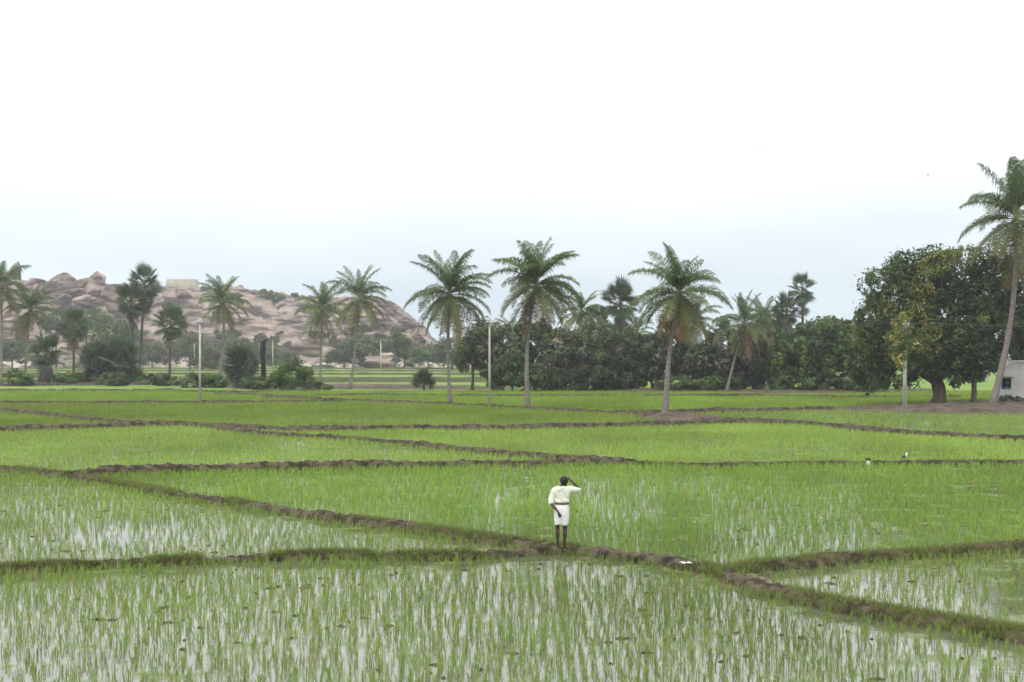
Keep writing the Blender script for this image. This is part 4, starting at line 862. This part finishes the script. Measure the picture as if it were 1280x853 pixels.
v, q, tt = join([ell((0.9 * s, -0.3 * s, -0.5 * s), (2.4 * s, 1.5 * s, 1.4 * s)), ell((3.4 * s, 0, 0.6 * s), (1.5 * s, 1.2 * s, 1.2 * s))]); obj('breast', mesh_np('breast', v @ rot.T + [0, 0, 5.4 * s], q, tt, smooth=True), M_white, t)
obj('tail', mesh_np('tail', *tube([(-2.2 * s, 0, 3.4 * s), (-3.4 * s, 0, 2.2 * s), (-4.4 * s, 0, 1.2 * s)], [0.8 * s, 0.6 * s, 0.3 * s], 6)), M_dark, t)
obj('beak', mesh_np('beak', *tube([(4.2 * s, 0, 7.4 * s), (5.2 * s, 0, 7.3 * s)], [0.35 * s, 0.08 * s], 5)), M_dark, t)
for dy in (-0.5, 0.5): obj('leg', mesh_np('leg', *tube([(0.3 * s, dy * s, 4 * s), (0, dy * s, 2 * s), (0.3 * s, dy * s, -0.3 * s)], 0.22 * s, 5)), M_dark, t)
for px, py, Y, lab in ((1160, 219, 300, 'tiny dark bird flying high above the huge mango tree'), (950, 187, 340, 'tiny dark bird flying in the white sky right of centre')):
    t = thing('flying_bird', lab, 'bird', AT(px, py, Y), 'birds in the sky')
    obj('body', mesh_np('body', *ell((0, 0, 0), (0.22, 0.07, 0.07)), smooth=True), M_dark, t)
    for sd_ in (-1, 1):
        obj('wing', mesh_np('wing', [(0.1, 0, 0.02), (-0.1, 0, 0.02), (0.02, 0.3 * sd_, 0.14), (-0.12, 0.3 * sd_, 0.13), (-0.14, 0.6 * sd_, 0.06)], tris=[[0, 1, 3], [0, 3, 2], [2, 3, 4]]), M_dark, t)
B = G(857, 708, 0.16)
V = []; g = np.random.default_rng(4); gx, gy = np.meshgrid(np.linspace(-0.13, 0.13, 7), np.linspace(-0.06, 0.06, 5), indexing='ij')
V = np.stack([gx + g.normal(0, 0.008, gx.shape), gy + g.normal(0, 0.008, gx.shape), 0.05 + g.uniform(0, 0.05, gx.shape)], -1).reshape(-1, 3); i, j = np.meshgrid(np.arange(6), np.arange(4), indexing='ij')
o = obj('paper_scrap', mesh_np('paper_scrap', V, np.stack([i * 5 + j, (i + 1) * 5 + j, (i + 1) * 5 + j + 1, i * 5 + j + 1], -1).reshape(-1, 4)), M_white); o.location = B; o.rotation_euler = (0, 0, -0.6)
tag(o, 'crumpled white scrap of paper lying on the trodden path junction', 'litter')

# ------------------------------------------------------------------ the man
def skin_mesh(name, verts, edges, sub=2, root=0):
    """verts: (x, y, z, rx, ry)"""
    me = bpy.data.meshes.new(name); me.from_pydata([v[:3] for v in verts], edges, [])
    o = bpy.data.objects.new(name, me); C.objects.link(o)
    o.modifiers.new('s', 'SKIN'); sk = me.skin_vertices[0].data if me.skin_vertices else None
    if sk is None:
        bm = bmesh.new(); bm.from_mesh(me); bm.verts.layers.skin.verify(); bm.to_mesh(me); bm.free(); sk = me.skin_vertices[0].data
    for i, v in enumerate(verts): sk[i].radius = (v[3], v[4] if len(v) > 4 else v[3]); sk[i].use_root = (i == root)
    sb = o.modifiers.new('b', 'SUBSURF'); sb.levels = sub; sb.render_levels = sub
    dg = bpy.context.evaluated_depsgraph_get(); m2 = bpy.data.meshes.new_from_object(o.evaluated_get(dg))
    bpy.data.objects.remove(o); bpy.data.meshes.remove(me); m2.name = name
    m2.polygons.foreach_set('use_smooth', np.ones(len(m2.polygons), bool))
    return m2
def chain_build(specs):
    V, E, idx = [], [], {}
    for ch in specs:
        prev = None
        for nd in ch:
            if isinstance(nd, str): cur = idx[nd]
            else:
                nm, v = nd; cur = len(V); V.append(v)
                if nm: idx[nm] = cur
            if prev is not None: E.append((prev, cur))
            prev = cur
    return V, E
FB = G(702, 686.5, 0.18)
man = thing('person', 'man in cream shirt and white wrap standing on the bund, hand at his brow', 'person', FB); man.scale = (0.96, 0.96, 0.95)
def fingers(wrist, palm, dirv, side, curl, thumb_dir):
    """five finger chains from the palm end"""
    d = Vector(dirv).normalized(); s_ = Vector(side).normalized(); cu = Vector(curl).normalized(); p = Vector(palm); out = []
    for k, (off, ln_) in enumerate(((-0.03, 0.068), (-0.01, 0.076), (0.01, 0.072), (0.03, 0.056))):
        a = p + s_ * off + d * 0.012; b_ = a + d * ln_ * 0.42 + cu * 0.006; c_ = b_ + d * ln_ * 0.32 + cu * 0.016; e = c_ + d * ln_ * 0.2 + cu * 0.02
        out.append(['palm%s' % wrist, (None, (*a, 0.010)), (None, (*b_, 0.0088)), (None, (*c_, 0.008)), (None, (*e, 0.006))])
    w0 = p - d * 0.05 + s_ * -0.03; tdv = Vector(thumb_dir).normalized()
    out.append(['wr%s' % wrist, (None, (*w0, 0.012)), (None, (*(w0 + tdv * 0.03), 0.011)), (None, (*(w0 + tdv * 0.055 + d * 0.01), 0.008))])
    return out
spec = [
    [('pelvis', (0.0, 0, 0.90, 0.125, 0.1)), ('waist', (0.01, 0, 1.05, 0.12, 0.09)), ('chest', (0.02, 0.0, 1.24, 0.135, 0.1)), ('uch', (0.025, 0.0, 1.36, 0.12, 0.08)), ('neck0', (0.04, 0.015, 1.43, 0.055, 0.055)), ('neck', (0.05, 0.03, 1.475, 0.05, 0.052))],
    ['neck', ('skull0', (0.055, 0.04, 1.52, 0.08, 0.088)), ('skull1', (0.06, 0.045, 1.58, 0.088, 0.1)), ('skull2', (0.06, 0.045, 1.635, 0.06, 0.07))],
    ['uch', (None, (-0.08, 0, 1.385, 0.062)), ('shL', (-0.165, 0, 1.365, 0.058)), (None, (-0.215, -0.02, 1.2, 0.045)), ('elL', (-0.245, -0.05, 1.06, 0.037)), (None, (-0.19, -0.13, 0.985, 0.034)), ('wrL', (-0.10, -0.19, 0.905, 0.025)), ('palmL', (-0.062, -0.2, 0.845, 0.034, 0.016))],
    ['uch', (None, (0.12, 0, 1.395, 0.062)), ('shR', (0.20, 0.01, 1.385, 0.058)), (None, (0.31, 0.06, 1.36, 0.045)), ('elR', (0.405, 0.10, 1.345, 0.037)), (None, (0.34, 0.13, 1.44, 0.034)), ('wrR', (0.245, 0.145, 1.545, 0.025)), ('palmR', (0.195, 0.15, 1.59, 0.034, 0.016))],
    ['pelvis', (None, (-0.085, 0, 0.80, 0.085)), (None, (-0.095, 0, 0.62, 0.065)), (None, (-0.095, 0.01, 0.46, 0.049)), (None, (-0.092, -0.015, 0.34, 0.051)), (None, (-0.088, -0.005, 0.2, 0.035)), ('anL', (-0.084, 0.0, 0.075, 0.032)), (None, (-0.05, 0.03, 0.035, 0.035, 0.03)), (None, (0.02, 0.08, 0.024, 0.038, 0.022)), (None, (0.06, 0.11, 0.018, 0.03, 0.016))],
    ['pelvis', (None, (0.085, 0, 0.80, 0.085)), (None, (0.085, 0, 0.62, 0.065)), (None, (0.08, 0.01, 0.46, 0.049)), (None, (0.076, -0.015, 0.34, 0.051)), (None, (0.066, -0.005, 0.2, 0.035)), ('anR', (0.058, 0.0, 0.075, 0.032)), (None, (0.09, 0.02, 0.035, 0.035, 0.03)), (None, (0.16, 0.05, 0.024, 0.038, 0.022)), (None, (0.205, 0.07, 0.018, 0.03, 0.016))],
]
spec += fingers('L', (-0.055, -0.2, 0.82), (0.25, 0.0, -1), (0.9, -0.35, 0.2), (0.1, 0.5, 0), (0.9, -0.3, -0.4))
spec += fingers('R', (0.175, 0.15, 1.605), (-1, 0.05, 0.35), (0.2, 0.7, 0.55), (-0.1, -0.1, -0.5), (-0.5, -0.5, -0.6))
V, E = chain_build(spec)
M_skin = noise_mat('skin', [(0.3, (0.045, 0.026, 0.018)), (0.7, (0.07, 0.041, 0.028))], 14, bump=0.05, rough=0.55, spec=0.35)
obj('body', skin_mesh('body', V, E, 2), M_skin, man)
face = [ell((0.055, 0.145, 1.555), (0.013, 0.022, 0.02)), ell((-0.022, 0.05, 1.56), (0.01, 0.02, 0.03)), ell((0.138, 0.05, 1.56), (0.01, 0.02, 0.03)), ell((0.055, 0.123, 1.515), (0.026, 0.012, 0.008))]
obj('face_features', mesh_np('face_features', *join(face), smooth=True), M_skin, man)
eyes = [ell((0.026, 0.126, 1.58), (0.012, 0.006, 0.007)), ell((0.088, 0.126, 1.58), (0.012, 0.006, 0.007))]
obj('eyes', mesh_np('eyes', *join(eyes), smooth=True), M_dark, man)
# hair: cap over the back and top of the skull
hr = []
for z, rx, ry, cy in ((1.50, 0.055, 0.05, 0.0), (1.53, 0.078, 0.075, 0.015), (1.57, 0.089, 0.09, 0.028), (1.61, 0.088, 0.098, 0.042), (1.645, 0.072, 0.086, 0.045), (1.672, 0.046, 0.056, 0.045), (1.685, 0.015, 0.018, 0.045)):
    r_ = ring(rx, ry, z, 22); a = np.arange(22) / 22 * 2 * np.pi
    r_ = np.c_[np.cos(a) * rx, np.sin(a) * ry, np.full(22, z)]
    if z < 1.62: r_[:, 1] = np.minimum(r_[:, 1], ry * 0.35)
    r_[:, :2] *= 1 + 0.07 * (vnoise(a * 3, z * 60, 0, 4)[:, None] - 0.5); r_[:, :2] *= 1.1; r_ += [0.06, cy, -0.006]; hr.append(r_)
obj('hair', mesh_np('hair', *loft(hr), smooth=True), flat('black_hair', (0.012, 0.011, 0.011), 0.5), man)
# shirt: torso and sleeves
spec = [
    [('hem', (0.008, 0, 1.05, 0.192, 0.15)), (None, (0.008, 0, 1.1, 0.2, 0.15)), ('ch', (0.015, 0, 1.22, 0.215, 0.15)), ('uc', (0.02, 0, 1.33, 0.2, 0.13)), (None, (0.036, 0.012, 1.42, 0.095, 0.085)), (None, (0.043, 0.016, 1.452, 0.078, 0.075))],
    ['uc', (None, (-0.12, 0, 1.36, 0.1)), (None, (-0.175, 0, 1.33, 0.095)), (None, (-0.218, -0.02, 1.2, 0.08)), (None, (-0.246, -0.05, 1.07, 0.076)), (None, (-0.225, -0.085, 1.03, 0.07))],
    ['uc', (None, (0.14, 0, 1.37, 0.105)), (None, (0.205, 0.012, 1.36, 0.1)), (None, (0.31, 0.06, 1.352, 0.085)), (None, (0.405, 0.10, 1.348, 0.078)), (None, (0.385, 0.112, 1.385, 0.07))],
]
V, E = chain_build(spec); me = skin_mesh('shirt', V, E, 3)
co = np.zeros(len(me.vertices) * 3); me.vertices.foreach_get('co', co); co = co.reshape(-1, 3)
fold = (fbm(co[:, 0] * 14 + co[:, 2] * 9, co[:, 1] * 8, co[:, 2] * 10, 3, 6) - 0.5) * 0.05
ctr = np.c_[np.full(len(co), 0.02), np.zeros(len(co)), co[:, 2]]; dv = co - ctr; dv /= np.linalg.norm(dv, axis=1)[:, None] + 1e-6
co += dv * fold[:, None]; me.vertices.foreach_set('co', co.ravel()); me.update()
obj('shirt', me, noise_mat('cream_cotton', [(0.3, (0.66, 0.68, 0.57)), (0.7, (0.75, 0.77, 0.67))], 6, bump=0.15, rough=0.9), man)
# wrap: folded cloth tube from waist to knee
rr = []
for z, rx, ry, cx in ((1.045, 0.142, 0.11, 0.008), (1.0, 0.152, 0.125, 0.006), (0.92, 0.168, 0.142, 0.004), (0.8, 0.172, 0.145, 0.0), (0.68, 0.166, 0.138, -0.004), (0.58, 0.152, 0.125, -0.006), (0.553, 0.15, 0.122, -0.006)):
    n = 64; a = np.arange(n) / n * 2 * np.pi; k = (1.045 - z) / 0.5
    f = 1 + (0.05 * np.sin(a * 9 + z * 3) + 0.035 * np.sin(a * 15 + 1.3 + z * 5)) * (0.2 + 0.8 * k)
    r_ = np.c_[np.cos(a) * rx * f + cx, np.sin(a) * ry * f, z + 0.012 * np.sin(a * 3 + 1) * k]
    # the cloth dips in between the legs behind and in front
    r_[:, 1] *= 1 - 0.28 * k * np.exp(-((np.cos(a)) / 0.28) ** 2); rr.append(r_)
lo_ = rr[-1] * [0.94, 0.92, 1] + [0, 0, 0.012]; rr += [lo_, lo_ + [0, 0, 0.2]]
obj('wrap_cloth', mesh_np('wrap_cloth', *loft(rr, cap=False), smooth=True), noise_mat('white_cotton', [(0.3, (0.74, 0.73, 0.76)), (0.7, (0.82, 0.81, 0.83))], 8, bump=0.15, rough=0.9), man)
a = np.arange(28) / 28 * 2 * np.pi
bl = [np.c_[np.cos(a) * rx, np.sin(a) * ry, np.full(28, z)] + [0.008, 0, 0] for z, rx, ry in ((1.03, 0.15, 0.12), (1.04, 0.162, 0.131), (1.06, 0.164, 0.133), (1.063, 0.15, 0.12))]
obj('belt', mesh_np('belt', *loft(bl, cap=False), smooth=True), flat('brown_belt', (0.12, 0.075, 0.04), 0.6), man)

# ------------------------------------------------------------------ haze
m = bpy.data.materials.new('haze'); m.use_nodes = True; N = m.node_tree.nodes; N.clear()
out = N.new('ShaderNodeOutputMaterial'); pv = N.new('ShaderNodeVolumePrincipled'); pv.inputs['Color'].default_value = (0.93, 0.96, 1, 1); pv.inputs['Density'].default_value = 0.00033; pv.inputs['Anisotropy'].default_value = 0.3
m.node_tree.links.new(pv.outputs[0], out.inputs['Volume'])
v, q, t_ = box(0, 440, 38.8, 2200, 1100, 80); 
hz = obj('haze', mesh_np('haze', v, q, t_), m); tag(hz, 'thin pale haze over the fields and hill', 'haze', kind='stuff')
